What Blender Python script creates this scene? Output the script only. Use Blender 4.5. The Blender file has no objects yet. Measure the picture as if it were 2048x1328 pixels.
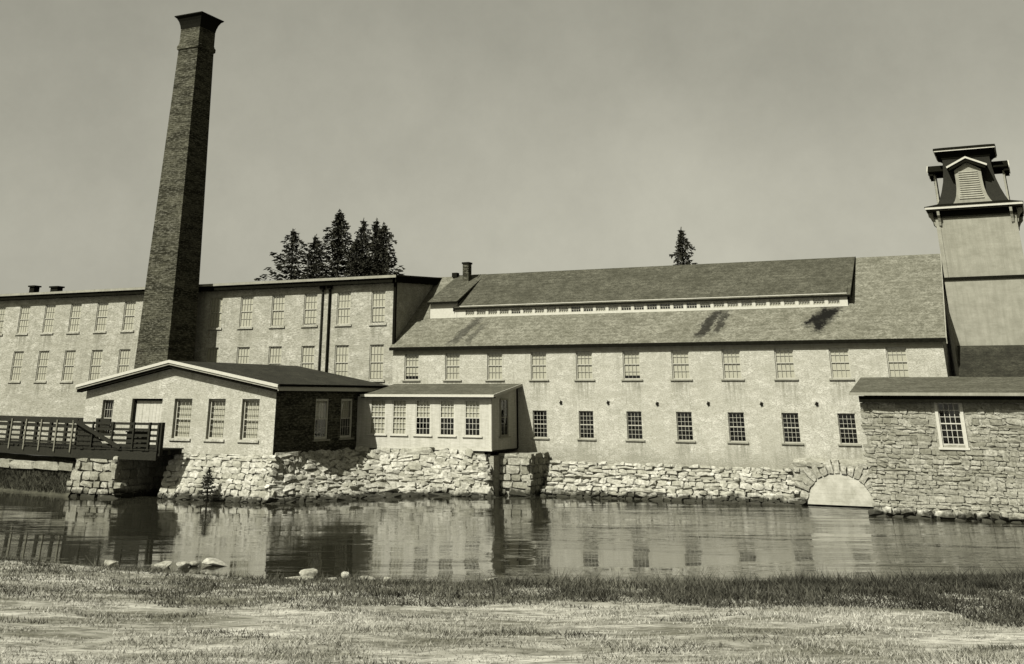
import bpy, bmesh, math, random
import numpy as np
from mathutils import Vector, Matrix
random.seed(7); np.random.seed(7)
scene = bpy.context.scene
COL = scene.collection
R = math.radians

# ------------------------------------------------------------------ camera
cam_d = bpy.data.cameras.new('camera'); cam = bpy.data.objects.new('camera', cam_d); COL.objects.link(cam)
F, CX, CY, W, H = 2158.9, 936.15, -76.94, 2048.0, 1328.0
yaw, pitch, roll = 0.45704, 0.38229, 0.00332
fw = Vector((-math.sin(yaw)*math.cos(pitch), math.cos(yaw)*math.cos(pitch), math.sin(pitch)))
r0 = Vector((math.cos(yaw), math.sin(yaw), 0)); u0 = r0.cross(fw)
rt = r0*math.cos(roll)+u0*math.sin(roll); up = u0*math.cos(roll)-r0*math.sin(roll)
m = Matrix((rt, up, -fw)).transposed().to_4x4(); m.translation = (36.55, -66.139, 5.355)
cam.matrix_world = m
cam_d.sensor_width = 36.0; cam_d.sensor_fit = 'HORIZONTAL'; cam_d.lens = 36.0*F/W
cam_d.shift_x = (W/2-CX)/W; cam_d.shift_y = (CY-H/2)/W
cam_d.clip_start = 0.1; cam_d.clip_end = 5000
scene.camera = cam

# ------------------------------------------------------------------ sky, sun, exposure
SUN_AZ, SUN_EL = 16.0, 45.0          # degrees left of the facade normal, above the horizon
world = bpy.data.worlds.new('World'); scene.world = world; world.use_nodes = True
nt = world.node_tree; nt.nodes.clear()
def wn(t): return nt.nodes.new(t)
sky = wn('ShaderNodeTexSky'); sky.sky_type = 'NISHITA'; sky.sun_disc = False
sky.sun_elevation = R(SUN_EL); sky.sun_rotation = R(180+SUN_AZ); sky.air_density = 1.0; sky.dust_density = 3.0; sky.ozone_density = 1.0
bw = wn('ShaderNodeRGBToBW'); nt.links.new(sky.outputs[0], bw.inputs[0])
gm = wn('ShaderNodeMath'); gm.operation = 'POWER'; gm.inputs[1].default_value = 0.74; nt.links.new(bw.outputs[0], gm.inputs[0])
tint = wn('ShaderNodeMix'); tint.data_type = 'RGBA'; tint.blend_type = 'MULTIPLY'; tint.inputs[0].default_value = 1
nt.links.new(gm.outputs[0], tint.inputs[6]); tint.inputs[7].default_value = (1.0, 0.975, 0.80, 1)
tcw = wn('ShaderNodeTexCoord'); nz = wn('ShaderNodeTexNoise'); nz.inputs['Scale'].default_value = 3.2; nz.inputs['Detail'].default_value = 9; nz.inputs['Roughness'].default_value = .68
nt.links.new(tcw.outputs['Generated'], nz.inputs['Vector'])
mr = wn('ShaderNodeMapRange'); mr.inputs[1].default_value = .3; mr.inputs[2].default_value = .7; mr.inputs[3].default_value = .85; mr.inputs[4].default_value = 1.12
nt.links.new(nz.outputs[0], mr.inputs[0])
t2 = wn('ShaderNodeMix'); t2.data_type = 'RGBA'; t2.blend_type = 'MULTIPLY'; t2.inputs[0].default_value = 1
nt.links.new(tint.outputs[2], t2.inputs[6]); nt.links.new(mr.outputs[0], t2.inputs[7])
bg = wn('ShaderNodeBackground'); bg.inputs[1].default_value = 0.0735; nt.links.new(t2.outputs[2], bg.inputs[0])
wo = wn('ShaderNodeOutputWorld'); nt.links.new(bg.outputs[0], wo.inputs[0])

sd = bpy.data.lights.new('sun', 'SUN'); sd.energy = 5.0; sd.angle = R(0.5); sd.color = (1, .985, .93)
sun = bpy.data.objects.new('sun', sd); COL.objects.link(sun); sun.location = (0, -60, 60)
to_sun = Vector((-math.sin(R(SUN_AZ))*math.cos(R(SUN_EL)), -math.cos(R(SUN_AZ))*math.cos(R(SUN_EL)), math.sin(R(SUN_EL))))
sun.rotation_euler = to_sun.to_track_quat('Z', 'Y').to_euler()

vs = scene.view_settings; vs.view_transform = 'Standard'; vs.look = 'None'; vs.exposure = 1.35; vs.gamma = 1.0
try: vs.use_curve_mapping = False
except Exception: pass

# ------------------------------------------------------------------ materials
MATS = {}
def g(v): return (v, v*0.972, v*float(np.interp(v, [.02, .1, .3], [.64, .73, .82])), 1)
class NT:
    def __init__(s, name):
        s.m = bpy.data.materials.new(name); s.m.use_nodes = True; s.t = s.m.node_tree
        s.b = s.t.nodes['Principled BSDF']; s.tc = s.n('ShaderNodeTexCoord')
    def n(s, t, **k):
        x = s.t.nodes.new(t)
        for a, v in k.items(): setattr(x, a, v)
        return x
    def l(s, a, b): s.t.links.new(a, b)
    def geo(s): return s.n('ShaderNodeNewGeometry').outputs['Position']
    def noise(s, vec, scale, detail=6, rough=.6, stretch=None):
        if stretch:
            mp = s.n('ShaderNodeMapping'); mp.inputs['Scale'].default_value = stretch; s.l(vec, mp.inputs[0]); vec = mp.outputs[0]
        x = s.n('ShaderNodeTexNoise'); x.inputs['Scale'].default_value = scale; x.inputs['Detail'].default_value = detail; x.inputs['Roughness'].default_value = rough
        s.l(vec, x.inputs['Vector']); return x.outputs[0]
    def rng(s, f, a, b, c, d):
        x = s.n('ShaderNodeMapRange'); x.clamp = True
        for i, v in enumerate((a, b, c, d)): x.inputs[i+1].default_value = v
        s.l(f, x.inputs[0]); return x.outputs[0]
    def math(s, op, a, b=None):
        x = s.n('ShaderNodeMath', operation=op)
        for i, v in enumerate((a, b)):
            if v is None: continue
            if isinstance(v, (int, float)): x.inputs[i].default_value = v
            else: s.l(v, x.inputs[i])
        return x.outputs[0]
    def mix(s, f, a, b, mode='MIX'):
        x = s.n('ShaderNodeMix', data_type='RGBA', blend_type=mode)
        if isinstance(f, (int, float)): x.inputs[0].default_value = f
        else: s.l(f, x.inputs[0])
        for i, v in ((6, a), (7, b)):
            if isinstance(v, tuple): x.inputs[i].default_value = v
            else: s.l(v, x.inputs[i])
        return x.outputs[2]
    def bump(s, h, strength, dist, normal=None):
        x = s.n('ShaderNodeBump'); x.inputs['Strength'].default_value = strength; x.inputs['Distance'].default_value = dist
        s.l(h, x.inputs['Height'])
        if normal is not None: s.l(normal, x.inputs['Normal'])
        return x.outputs[0]
    def done(s, col, rough=.9, normal=None, spec=.08):
        if isinstance(col, tuple): s.b.inputs['Base Color'].default_value = col
        else: s.l(col, s.b.inputs['Base Color'])
        s.b.inputs['Roughness'].default_value = rough; s.b.inputs['Specular IOR Level'].default_value = spec
        if normal is not None: s.l(normal, s.b.inputs['Normal'])
        MATS[s.m.name] = s.m; return s.m

def stone_mat(name, lo, hi, scale=1.2, speck=14., bump=.5, stretch=(1, 1, 1.8), cell=2.0, drips=None):
    k = NT(name); P = k.geo()
    a = k.noise(P, scale, 8, .65, stretch); b = k.noise(P, speck, 4, .7, stretch)
    d_ = k.noise(P, speck*.28, 5, .75, stretch)
    c = k.mix(k.rng(a, .34, .66, 0, 1), g(lo), g(hi))
    c = k.mix(k.rng(d_, .30, .52, .85, 0), c, g(lo*.62))
    c = k.mix(k.rng(b, .34, .54, .9, 0), c, g(lo*.45))
    mpv = k.n('ShaderNodeMapping'); mpv.inputs['Scale'].default_value = (cell, cell, cell*1.9); k.l(P, mpv.inputs[0])
    wv = k.n('ShaderNodeMix', data_type='VECTOR'); wv.inputs[0].default_value = .12; k.l(mpv.outputs[0], wv.inputs[4]); nzc = k.n('ShaderNodeTexNoise'); nzc.inputs['Scale'].default_value = 2.0; k.l(P, nzc.inputs['Vector']); k.l(nzc.outputs['Color'], wv.inputs[5])
    vo = k.n('ShaderNodeTexVoronoi'); vo.inputs['Scale'].default_value = 1.0; k.l(wv.outputs[1], vo.inputs['Vector']); ve = k.n('ShaderNodeTexVoronoi', feature='DISTANCE_TO_EDGE'); ve.inputs['Scale'].default_value = 1.0; k.l(wv.outputs[1], ve.inputs['Vector'])
    sv = k.n('ShaderNodeSeparateColor'); k.l(vo.outputs['Color'], sv.inputs[0]); c = k.mix(k.math('MULTIPLY', sv.outputs[0], .5), c, g(lo*.66))
    jn = k.math('MULTIPLY', k.rng(ve.outputs['Distance'], .02, .09, 1, 0), k.rng(k.noise(P, .8, 4, .7), 0.42, .64, .0, .45)); c = k.mix(jn, c, g(lo*.42))
    big = k.noise(P, .33, 6, .65); c = k.mix(k.rng(big, .36, .56, .55, 0), c, g(lo*.72))
    stv = k.noise(P, .9, 6, .7, (2.4, 2.4, .28)); c = k.mix(k.rng(stv, .30, .46, .6, 0), c, g(lo*.55))
    if drips:                               # rain drips below the sills of the window rows, damp along the foot
        sp = k.n('ShaderNodeSeparateXYZ'); k.l(P, sp.inputs[0]); xm = k.math('ABSOLUTE', k.math('SUBTRACT', k.math('FRACT', k.math('ADD', k.math('DIVIDE', sp.outputs[0], drips[0]), .5+drips[1])), .5))
        fine = k.rng(k.noise(P, 3.2, 5, .7, (2.2, 2.2, .18)), .40, .58, 1, 0)
        for z1 in drips[2]:
            mk = k.math('MULTIPLY', k.math('MULTIPLY', k.rng(xm, .14, .24, 1, 0), k.rng(sp.outputs[2], z1-1.5, z1-.1, 0, .85)), k.rng(sp.outputs[2], z1, z1+.05, 1, 0)); c = k.mix(k.math('MULTIPLY', mk, fine), c, g(lo*.42))
        c = k.mix(k.math('MULTIPLY', k.rng(k.math('ADD', sp.outputs[2], k.math('MULTIPLY', k.noise(P, .7, 6, .7), -2.2)), .7, 1.6, .75, 0), k.rng(b, .35, .7, 1, .3)), c, g(lo*.42))
    bb = k.math('ADD', a, k.math('MULTIPLY', k.math('ADD', b, d_), .8))
    return k.done(c, .95, k.bump(bb, bump, .06))
def piece_mat(name, lo, hi, speck=9., bump=.5, wet_shade_line=True):          # loose stones: each one its own tone
    k = NT(name); oi = k.n('ShaderNodeObjectInfo'); P = k.geo()
    c = k.mix(oi.outputs['Random'], g(lo), g(hi)); c = k.mix(k.rng(k.noise(P, 1.1, 5, .7), .36, .58, .55, 0), c, g(lo*.6))
    b = k.noise(P, speck, 6, .7)
    c = k.mix(k.rng(b, .35, .60, .8, 0), c, g(lo*.5))
    sp = k.n('ShaderNodeSeparateXYZ'); k.l(P, sp.inputs[0])          # wet, weedy stone and undercut shade painted dark at the waterline
    wet_shade = k.rng(k.math('ADD', sp.outputs[2], k.math('MULTIPLY', k.noise(P, 1.3, 5, .7), -1.1)), -.36, -.14, .95, 0)
    if wet_shade_line: c = k.mix(wet_shade, c, g(.014))
    return k.done(c, .95, k.bump(b, bump, .05))
def plain(name, v, rough=.8, var=.25, scale=6., bump=.2, stretch=None, spec=.08, boards=0):
    k = NT(name); P = k.geo(); a = k.noise(P, scale, 6, .65, stretch)
    if boards:                              # lapped boards with rain streaks
        sp = k.n('ShaderNodeSeparateXYZ'); k.l(P, sp.inputs[0]); fr_ = k.math('FRACT', k.math('MULTIPLY', sp.outputs[2], boards))
        st_ = k.noise(P, 1.6, 6, .7, (3, 3, .35)); c = k.mix(k.rng(a, .3, .7, 0, 1), g(v*(1-var)), g(v*(1+var*.6))); c = k.mix(k.rng(st_, .35, .6, .5, 0), c, g(v*.62)); c = k.mix(k.rng(fr_, .0, .14, .35, 0), c, g(v*.4))
        return k.done(c, rough, k.bump(fr_, .4, .03), spec)
    c = k.mix(k.rng(a, .3, .7, 0, 1), g(v*(1-var)), g(v*(1+var*.6)))
    return k.done(c, rough, k.bump(a, bump, .03), spec)

stone_mat('whitewashed_stone', .235, .325, .9, 11., .6, (1, 1, 1.8), 3.4, (3.0, 0.0, (6.2, 2.92)))
stone_mat('grey_stone', .195, .285, 1.0, 7., .7, (1, 1, 2.2), 2.6, (2.755, 35.86/2.755, (9.74, 6.18)))
stone_mat('boiler_stone', .225, .31, 1.0, 8., .5, (1, 1, 2.0), 3.0)
stone_mat('mortar', .16, .26, 1.5, 10., .6)
piece_mat('wall_stone', .125, .235)
piece_mat('rubble_stone', .18, .31, 7.)
piece_mat('arch_stone', .16, .26, 9.)
piece_mat('river_rock', .17, .28, 8., .7, False)
plain('sash_paint', .20, .6, .12, 9.)
plain('white_paint', .25, .6, .12, 9.)
plain('pale_board', .158, .8, .2, 1.5, .25, (1, 1, 2), boards=7.)
plain('board_siding', .275, .7, .22, 3., .2, (1, 1, 6), boards=9.)
plain('arch_board', .215, .8, .3, 2., .2)
plain('dark_paint', .005, .9, .4, 8., spec=0)
plain('timber', .012, .85, .5, 7., .4, (1, 4, 4))
plain('pale_timber', .085, .85, .3, 7., .4)
plain('blind_cloth', .26, .9, .08, 5., .05)
plain('iron', .006, .9, .4, 10., spec=.02)
plain('bark', .015, .9, .4, 12.)
plain('tower_shingle', .010, .85, .5, 12., .5, (1, 1, 3))
plain('soil', .03, .95, .5, 2., .6)

# brick of the tall stack: courses and soot streaks
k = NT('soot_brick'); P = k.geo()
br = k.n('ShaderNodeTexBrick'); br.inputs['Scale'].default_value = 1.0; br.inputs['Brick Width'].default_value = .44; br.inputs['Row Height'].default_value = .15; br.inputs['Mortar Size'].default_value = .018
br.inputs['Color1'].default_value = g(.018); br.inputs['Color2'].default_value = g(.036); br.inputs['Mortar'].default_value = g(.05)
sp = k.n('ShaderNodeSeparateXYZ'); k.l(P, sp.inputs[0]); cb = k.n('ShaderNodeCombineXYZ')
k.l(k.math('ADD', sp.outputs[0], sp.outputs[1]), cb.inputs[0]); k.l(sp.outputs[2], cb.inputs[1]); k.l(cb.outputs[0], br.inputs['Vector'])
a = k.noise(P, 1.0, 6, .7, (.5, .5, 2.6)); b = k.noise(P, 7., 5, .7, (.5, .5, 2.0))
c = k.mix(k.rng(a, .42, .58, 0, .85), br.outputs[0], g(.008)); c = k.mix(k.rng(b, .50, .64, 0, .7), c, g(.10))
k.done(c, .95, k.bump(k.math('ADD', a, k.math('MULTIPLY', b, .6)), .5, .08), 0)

# shingled roofs, weathered; the long roof has dark drips below its dormer
def roof_mat(name, lo, hi, stains=()):
    k = NT(name); P = k.geo()
    a = k.noise(P, .8, 8, .7); b = k.noise(P, 9., 5, .75, (1, 1.5, 1.5))
    sp = k.n('ShaderNodeSeparateXYZ'); k.l(P, sp.inputs[0])
    d_ = k.noise(P, 2.6, 6, .75, (1, 1.4, 1.4)); c = k.mix(k.rng(a, .35, .65, 0, 1), g(lo), g(hi)); c = k.mix(k.rng(d_, .36, .58, .85, 0), c, g(lo*.5)); c = k.mix(k.rng(b, .38, .58, .8, 0), c, g(lo*.4))
    rows = k.math('FRACT', k.math('MULTIPLY', sp.outputs[2], 5.0))
    c = k.mix(k.rng(k.math('ADD', rows, k.math('MULTIPLY', b, .6)), .25, .5, .6, 0), c, g(lo*.45))
    wob = k.math('ADD', k.math('MULTIPLY', k.math('SUBTRACT', k.noise(P, 1.6, 5, .7), .5), .9), k.math('MULTIPLY', k.math('SUBTRACT', k.noise(P, 5., 4, .7), .5), .9)); zw_ = k.math('ADD', sp.outputs[2], k.math('MULTIPLY', k.math('SUBTRACT', k.noise(P, 3.1, 4, .7), .5), .9))
    for x0, w, z0, z1, sl, amt in stains:          # x at z0, half width, z range, dx/dz, darkness
        xs = k.math('SUBTRACT', k.math('SUBTRACT', k.math('ADD', sp.outputs[0], wob), x0), k.math('MULTIPLY', k.math('SUBTRACT', sp.outputs[2], z0), sl))
        mx = k.rng(k.math('ABSOLUTE', xs), w*.55, w, 1, 0)
        mz = k.math('MULTIPLY', k.rng(zw_, z0-.15, z0+.25, 0, 1), k.rng(zw_, z1-.1, z1+.25, 1, 0))
        c = k.mix(k.math('MULTIPLY', k.math('MULTIPLY', mx, mz), amt), c, g(.003))
    h = k.math('ADD', k.math('MULTIPLY', rows, .5), k.math('MULTIPLY', b, .8))
    return k.done(c, .95, k.bump(h, .5, .05))
roof_mat('shingle_roof', .088, .145, ((2.9, .42, 8.4, 10.1, .55, .6), (4.0, .28, 8.4, 9.7, .4, .45), (19.1, .42, 8.5, 10.05, .5, .85), (20.0, .26, 8.8, 10.1, .35, .75),
          (26.1, .72, 9.25, 10.1, .5, 1.0), (25.3, .42, 9.1, 9.7, .9, 1.0), (25.95, .42, 8.75, 9.4, .1, 1.0)))
roof_mat('dormer_shingle', .038, .074)
roof_mat('dark_roof', .015, .034)
roof_mat('low_roof', .05, .085)

# window glass: see-through pane with a mirror film
k = NT('glass'); k.t.nodes.remove(k.b)
tr = k.n('ShaderNodeBsdfTransparent'); tr.inputs[0].default_value = (.86, .86, .82, 1); gl = k.n('ShaderNodeBsdfGlossy'); gl.inputs['Roughness'].default_value = .03
lwt = k.n('ShaderNodeLayerWeight'); mx = k.n('ShaderNodeMixShader'); k.l(k.math('ADD', k.math('MULTIPLY', k.math('POWER', lwt.outputs['Facing'], 4.0), .8), .05), mx.inputs[0]); k.l(tr.outputs[0], mx.inputs[1]); k.l(gl.outputs[0], mx.inputs[2])
k.l(mx.outputs[0], k.t.nodes['Material Output'].inputs[0]); MATS['glass'] = k.m

# river water: dark body, rippled mirror; ripples run along the river
k = NT('river_water'); P = k.geo()
mp = k.n('ShaderNodeMapping'); mp.inputs['Rotation'].default_value = (0, 0, -yaw); k.l(P, mp.inputs[0]); V = mp.outputs[0]
a = k.noise(V, 1.0, 4, .55, (.2, .8, 1)); b = k.noise(V, 1.0, 3, .6, (1.3, 5.0, 1)); c_ = k.noise(V, 1.0, 2, .5, (.06, .16, 1))
sx_ = k.n('ShaderNodeSeparateXYZ'); k.l(P, sx_.inputs[0]); race = k.rng(sx_.outputs[0], 13, 20, .30, 1.4)      # the tailrace stirs the right half
amp = k.math('MULTIPLY', k.rng(c_, .38, .60, .25, 1.0), race)
e_ = k.noise(V, 1.0, 5, .6, (.06, .42, 1)); a = k.math('ADD', a, k.math('MULTIPLY', e_, 1.8))
h = k.math('MULTIPLY', k.math('ADD', a, k.math('MULTIPLY', b, .10)), amp)
k.b.inputs['IOR'].default_value = 1.65
k.done(g(.012), .02, k.bump(h, .50, .10), .5)

# grass: pale mown tufts and dark river sedge; a field of tones
def grass_mat(name, lo, hi, sc):
    k = NT(name); P = k.geo(); mp = k.n('ShaderNodeMapping'); mp.inputs['Rotation'].default_value = (0, 0, -yaw); k.l(P, mp.inputs[0]); a = k.noise(mp.outputs[0], sc, 7, .72, (.45, 1.5, 1)); oi = k.n('ShaderNodeAttribute'); oi.attribute_name = 'tone'
    c = k.mix(k.rng(a, .36, .64, 0, 1), g(lo), g(hi)); c = k.mix(k.math('MULTIPLY', oi.outputs['Fac'], .75), c, g(lo*.35))
    return k.done(c, .9)
grass_mat('meadow_grass', .085, .30, .6); grass_mat('sedge', .012, .10, .9); grass_mat('bank_weed', .02, .06, .8)
k = NT('meadow'); P = k.geo(); mp = k.n('ShaderNodeMapping'); mp.inputs['Rotation'].default_value = (0, 0, -yaw); k.l(P, mp.inputs[0]); a = k.noise(mp.outputs[0], .5, 8, .7, (.4, 1.5, 1)); b = k.noise(mp.outputs[0], 3.0, 6, .75, (.6, 1.4, 1))
c = k.mix(k.rng(a, .38, .60, 0, 1), g(.07), g(.27)); c = k.mix(k.rng(b, .36, .56, .85, 0), c, g(.035)); k.done(c, .95, k.bump(b, .6, .1))
k = NT('rough_turf'); P = k.geo(); a = k.noise(P, .5, 6, .7); k.done(k.mix(k.rng(a, .35, .65, 0, 1), g(.03), g(.08)), .95)
k = NT('needles'); P = k.geo(); a = k.noise(P, 1.2, 4, .6); k.done(k.mix(k.rng(a, .35, .65, 0, 1), g(.006), g(.022)), .9)

# ------------------------------------------------------------------ mesh helpers
def M(n): return MATS[n]
class MB:                                   # collects faces in world coordinates
    def __init__(s): s.v = []; s.f = []
    def add(s, vs_, fs):
        o = len(s.v); s.v += [tuple(p) for p in vs_]; s.f += [tuple(i+o for i in f) for f in fs]; return s
    def quad(s, a, b, c, d): return s.add([a, b, c, d], [(0, 1, 2, 3)])
    def box(s, x0, x1, y0, y1, z0, z1):
        return s.add([(x0, y0, z0), (x1, y0, z0), (x1, y1, z0), (x0, y1, z0), (x0, y0, z1), (x1, y0, z1), (x1, y1, z1), (x0, y1, z1)],
                     [(0, 3, 2, 1), (4, 5, 6, 7), (0, 1, 5, 4), (1, 2, 6, 5), (2, 3, 7, 6), (3, 0, 4, 7)])
    def hexa(s, p): return s.add(p, [(0, 3, 2, 1), (4, 5, 6, 7), (0, 1, 5, 4), (1, 2, 6, 5), (2, 3, 7, 6), (3, 0, 4, 7)])
    def bar(s, a, b, w, d=None):            # square bar from a to b
        a, b = Vector(a), Vector(b); t = (b-a).normalized(); d = d or w
        q = Vector((0, 0, 1)) if abs(t.z) < .95 else Vector((0, 1, 0)); x = t.cross(q).normalized(); y = x.cross(t)
        c = [x*(w/2)*i+y*(d/2)*j for i, j in ((-1, -1), (1, -1), (1, 1), (-1, 1))]
        return s.hexa([a+i for i in c]+[b+i for i in c])
    def prism(s, poly, ext):                # polygon (3d pts) extruded by vector
        n = len(poly); e = Vector(ext); p = [Vector(q) for q in poly]
        return s.add(p+[q+e for q in p], [tuple(range(n-1, -1, -1)), tuple(range(n, 2*n))]+[(i, (i+1) % n, n+(i+1) % n, n+i) for i in range(n)])
    def slab(s, a, b, c, d, t):             # sheet abcd with thickness t downwards along its normal
        a, b, c, d = map(Vector, (a, b, c, d)); n = (b-a).cross(d-a).normalized()
        if n.z < 0: n = -n
        lo = [p-n*t for p in (a, b, c, d)]
        return s.hexa(lo+[a, b, c, d])
    def mesh(s, name, mat, base=(0, 0, 0), fix=True):
        me = bpy.data.meshes.new(name); bx = Vector(base)
        me.from_pydata([tuple(Vector(p)-bx) for p in s.v], [], s.f)
        if fix:
            bm = bmesh.new(); bm.from_mesh(me); bmesh.ops.recalc_face_normals(bm, faces=bm.faces); bm.to_mesh(me); bm.free()
        me.materials.append(M(mat)); return me
class Thing:
    def __init__(s, name, label, cat, base, group=None):
        s.o = bpy.data.objects.new(name, None); COL.objects.link(s.o); s.base = Vector(base); s.o.location = base
        s.o.empty_display_size = .3; s.o['label'] = label; s.o['category'] = cat
        if group: s.o['group'] = group
    def part(s, name, mb, mat, parent=None, fix=True, label=None):
        o = bpy.data.objects.new(name, mb.mesh(name, mat, s.base, fix)); COL.objects.link(o); o.parent = parent or s.o
        if label: o['label'] = label
        return o
    def inst(s, name, me, loc, parent=None, rotz=0, mat4=None):   # shared mesh at a world place, under the thing
        o = bpy.data.objects.new(name, me); COL.objects.link(o); o.parent = parent or s.o
        if mat4 is not None:
            q = mat4.copy(); q.translation -= s.base; o.matrix_local = q
        else:
            o.location = Vector(loc)-s.base; o.rotation_euler = (0, 0, rotz)
        return o
def single(name, mb, mat, label=None, cat=None, kind=None, group=None, base=(0, 0, 0), fix=True):
    o = bpy.data.objects.new(name, mb.mesh(name, mat, base, fix)); o.location = base; COL.objects.link(o)
    if label: o['label'] = label
    if cat: o['category'] = cat
    if kind: o['kind'] = kind
    if group: o['group'] = group
    return o

def wall(mb, mapf, u0_, u1_, v0_, v1_, ops, depth):
    us = sorted({u0_, u1_} | {x for o in ops for x in (o[0], o[2])}); vv = sorted({v0_, v1_} | {x for o in ops for x in (o[1], o[3])})
    for i in range(len(us)-1):
        for j in range(len(vv)-1):
            a, b, c, d = us[i], us[i+1], vv[j], vv[j+1]; mu, mv = (a+b)/2, (c+d)/2
            if any(o[0] < mu < o[2] and o[1] < mv < o[3] for o in ops): continue
            mb.quad(mapf(a, c, 0), mapf(b, c, 0), mapf(b, d, 0), mapf(a, d, 0))
    for a, c, b, d in ops:
        for p, q in (((a, c), (b, c)), ((b, c), (b, d)), ((b, d), (a, d)), ((a, d), (a, c))):
            mb.quad(mapf(*p, 0), mapf(*q, 0), mapf(*q, depth), mapf(*p, depth))
    return mb
def front(Y): return lambda u, v, d: (u, Y+d, v)
def right(X): return lambda u, v, d: (X-d, u, v)

# window kit, built once per size in its own frame (x along the wall, -y outwards, z up from the sill)
WK = {}
def window_kit(w, h, cols, rows, fr=.06, mun=.02, mat='sash_paint'):
    key = (round(w, 2), round(h, 2), cols, rows, fr, mun, mat)
    if key in WK: return WK[key]
    f = MB(); f.box(-w/2, -w/2+fr, -.04, .05, 0, h); f.box(w/2-fr, w/2, -.04, .05, 0, h)
    f.box(-w/2+fr, w/2-fr, -.04, .05, 0, fr); f.box(-w/2+fr, w/2-fr, -.04, .05, h-fr, h)
    f.box(-w/2+fr, w/2-fr, -.035, .03, h/2-.025, h/2+.025) if rows > 2 else None
    mu = MB(); iw, ih = w-2*fr, h-2*fr
    for i in range(1, cols): x = -iw/2+iw*i/cols; mu.box(x-mun/2, x+mun/2, -.02, .015, fr, h-fr)
    for j in range(1, rows):
        if rows > 2 and j*2 == rows: continue
        z = fr+ih*j/rows; mu.box(-iw/2, iw/2, -.017, .012, z-mun/2, z+mun/2)
    pw, ph = iw/cols, ih/rows
    pn = MB().quad((-pw/2, 0, -ph/2), (pw/2, 0, -ph/2), (pw/2, 0, ph/2), (-pw/2, 0, ph/2))
    gs = MB().quad((-iw/2, 0, fr), (iw/2, 0, fr), (iw/2, 0, h-fr), (-iw/2, 0, h-fr))
    bl = MB().quad((-.5, 0, -1), (.5, 0, -1), (.5, 0, 0), (-.5, 0, 0))
    WK[key] = dict(frame=f.mesh('window_frame', mat), muntin=mu.mesh('muntins', mat), pane=pn.mesh('pane', 'glass', fix=False), glass=gs.mesh('glass', 'glass', fix=False),
                   blind=bl.mesh('blind', 'blind_cloth', fix=False), iw=iw, ih=ih, pw=pw, ph=ph, fr=fr)
    return WK[key]
SILL = {}
def put_window(T, loc, w, h, cols, rows, rotz=0, panes=False, blind=None, blind_back=.10, sill=None, sill_mat='pale_board', out=.2, name='window', **kk):
    """loc: sill centre of the sash, already inside the reveal; out = distance from sash to wall face"""
    k = window_kit(w, h, cols, rows, **kk); p = T.inst(name, k['frame'], loc, rotz=rotz)
    def sub(n, me, l=(0, 0, 0), rot=(0, 0, 0), sc=None):
        o = bpy.data.objects.new(n, me); COL.objects.link(o); o.parent = p; o.location = l; o.rotation_euler = rot
        if sc: o.scale = sc
        return o
    sub('muntin', k['muntin'])
    if panes:
        for i in range(cols):
            for j in range(rows):
                sub('pane', k['pane'], (-k['iw']/2+k['pw']*(i+.5), -.003, k['fr']+k['ph']*(j+.5)), (random.gauss(0, .012), 0, random.gauss(0, .012)))
    else: sub('glass', k['glass'], (0, -.003, 0), (random.gauss(0, .004), 0, random.gauss(0, .004)))
    if blind:
        sub('blind', k['blind'], (0, blind_back, h-.02), (random.gauss(0, .006), 0, 0), (w+2*.0, 1, h*blind))
    if sill:
        key = (round(w, 2), sill, out, sill_mat)
        if key not in SILL: SILL[key] = MB().box(-w/2-.14, w/2+.14, -out-.09, .04, -sill-.004, -.004).mesh('sill', sill_mat)
        sub('sill', SILL[key])
    return p

# stones: rounded irregular blocks, a dozen shapes shared by every stone
def make_stone(seed, rnd=.16, jit=.07):
    rg = random.Random(seed); bm = bmesh.new(); bmesh.ops.create_cube(bm, size=1.0)
    bmesh.ops.subdivide_edges(bm, edges=bm.edges, cuts=1, use_grid_fill=True)
    for v in bm.verts:
        n = sum(abs(c) > .4 for c in v.co); v.co *= (1.0, 1.0, 1-rnd*.55, 1-rnd)[n] if n > 1 else 1.0
        v.co += Vector((rg.uniform(-jit, jit), rg.uniform(-jit, jit), rg.uniform(-jit, jit)))
    me = bpy.data.meshes.new('stone'); bm.to_mesh(me); bm.free(); return me
def stone_set(mat, n=10, rnd=.16, jit=.07, seed=0):
    out = []
    for i in range(n):
        me = make_stone(seed+i, rnd, jit); me.materials.append(M(mat)); out.append(me)
    return out
ST_WALL = stone_set('wall_stone', 14, .12, .075, 100); ST_RUB = stone_set('rubble_stone', 16, .16, .13, 200); ST_MIX = stone_set('wall_stone', 8, .2, .12, 400); ST_ARCH = stone_set('arch_stone', 6, .12, .06, 300)

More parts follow.
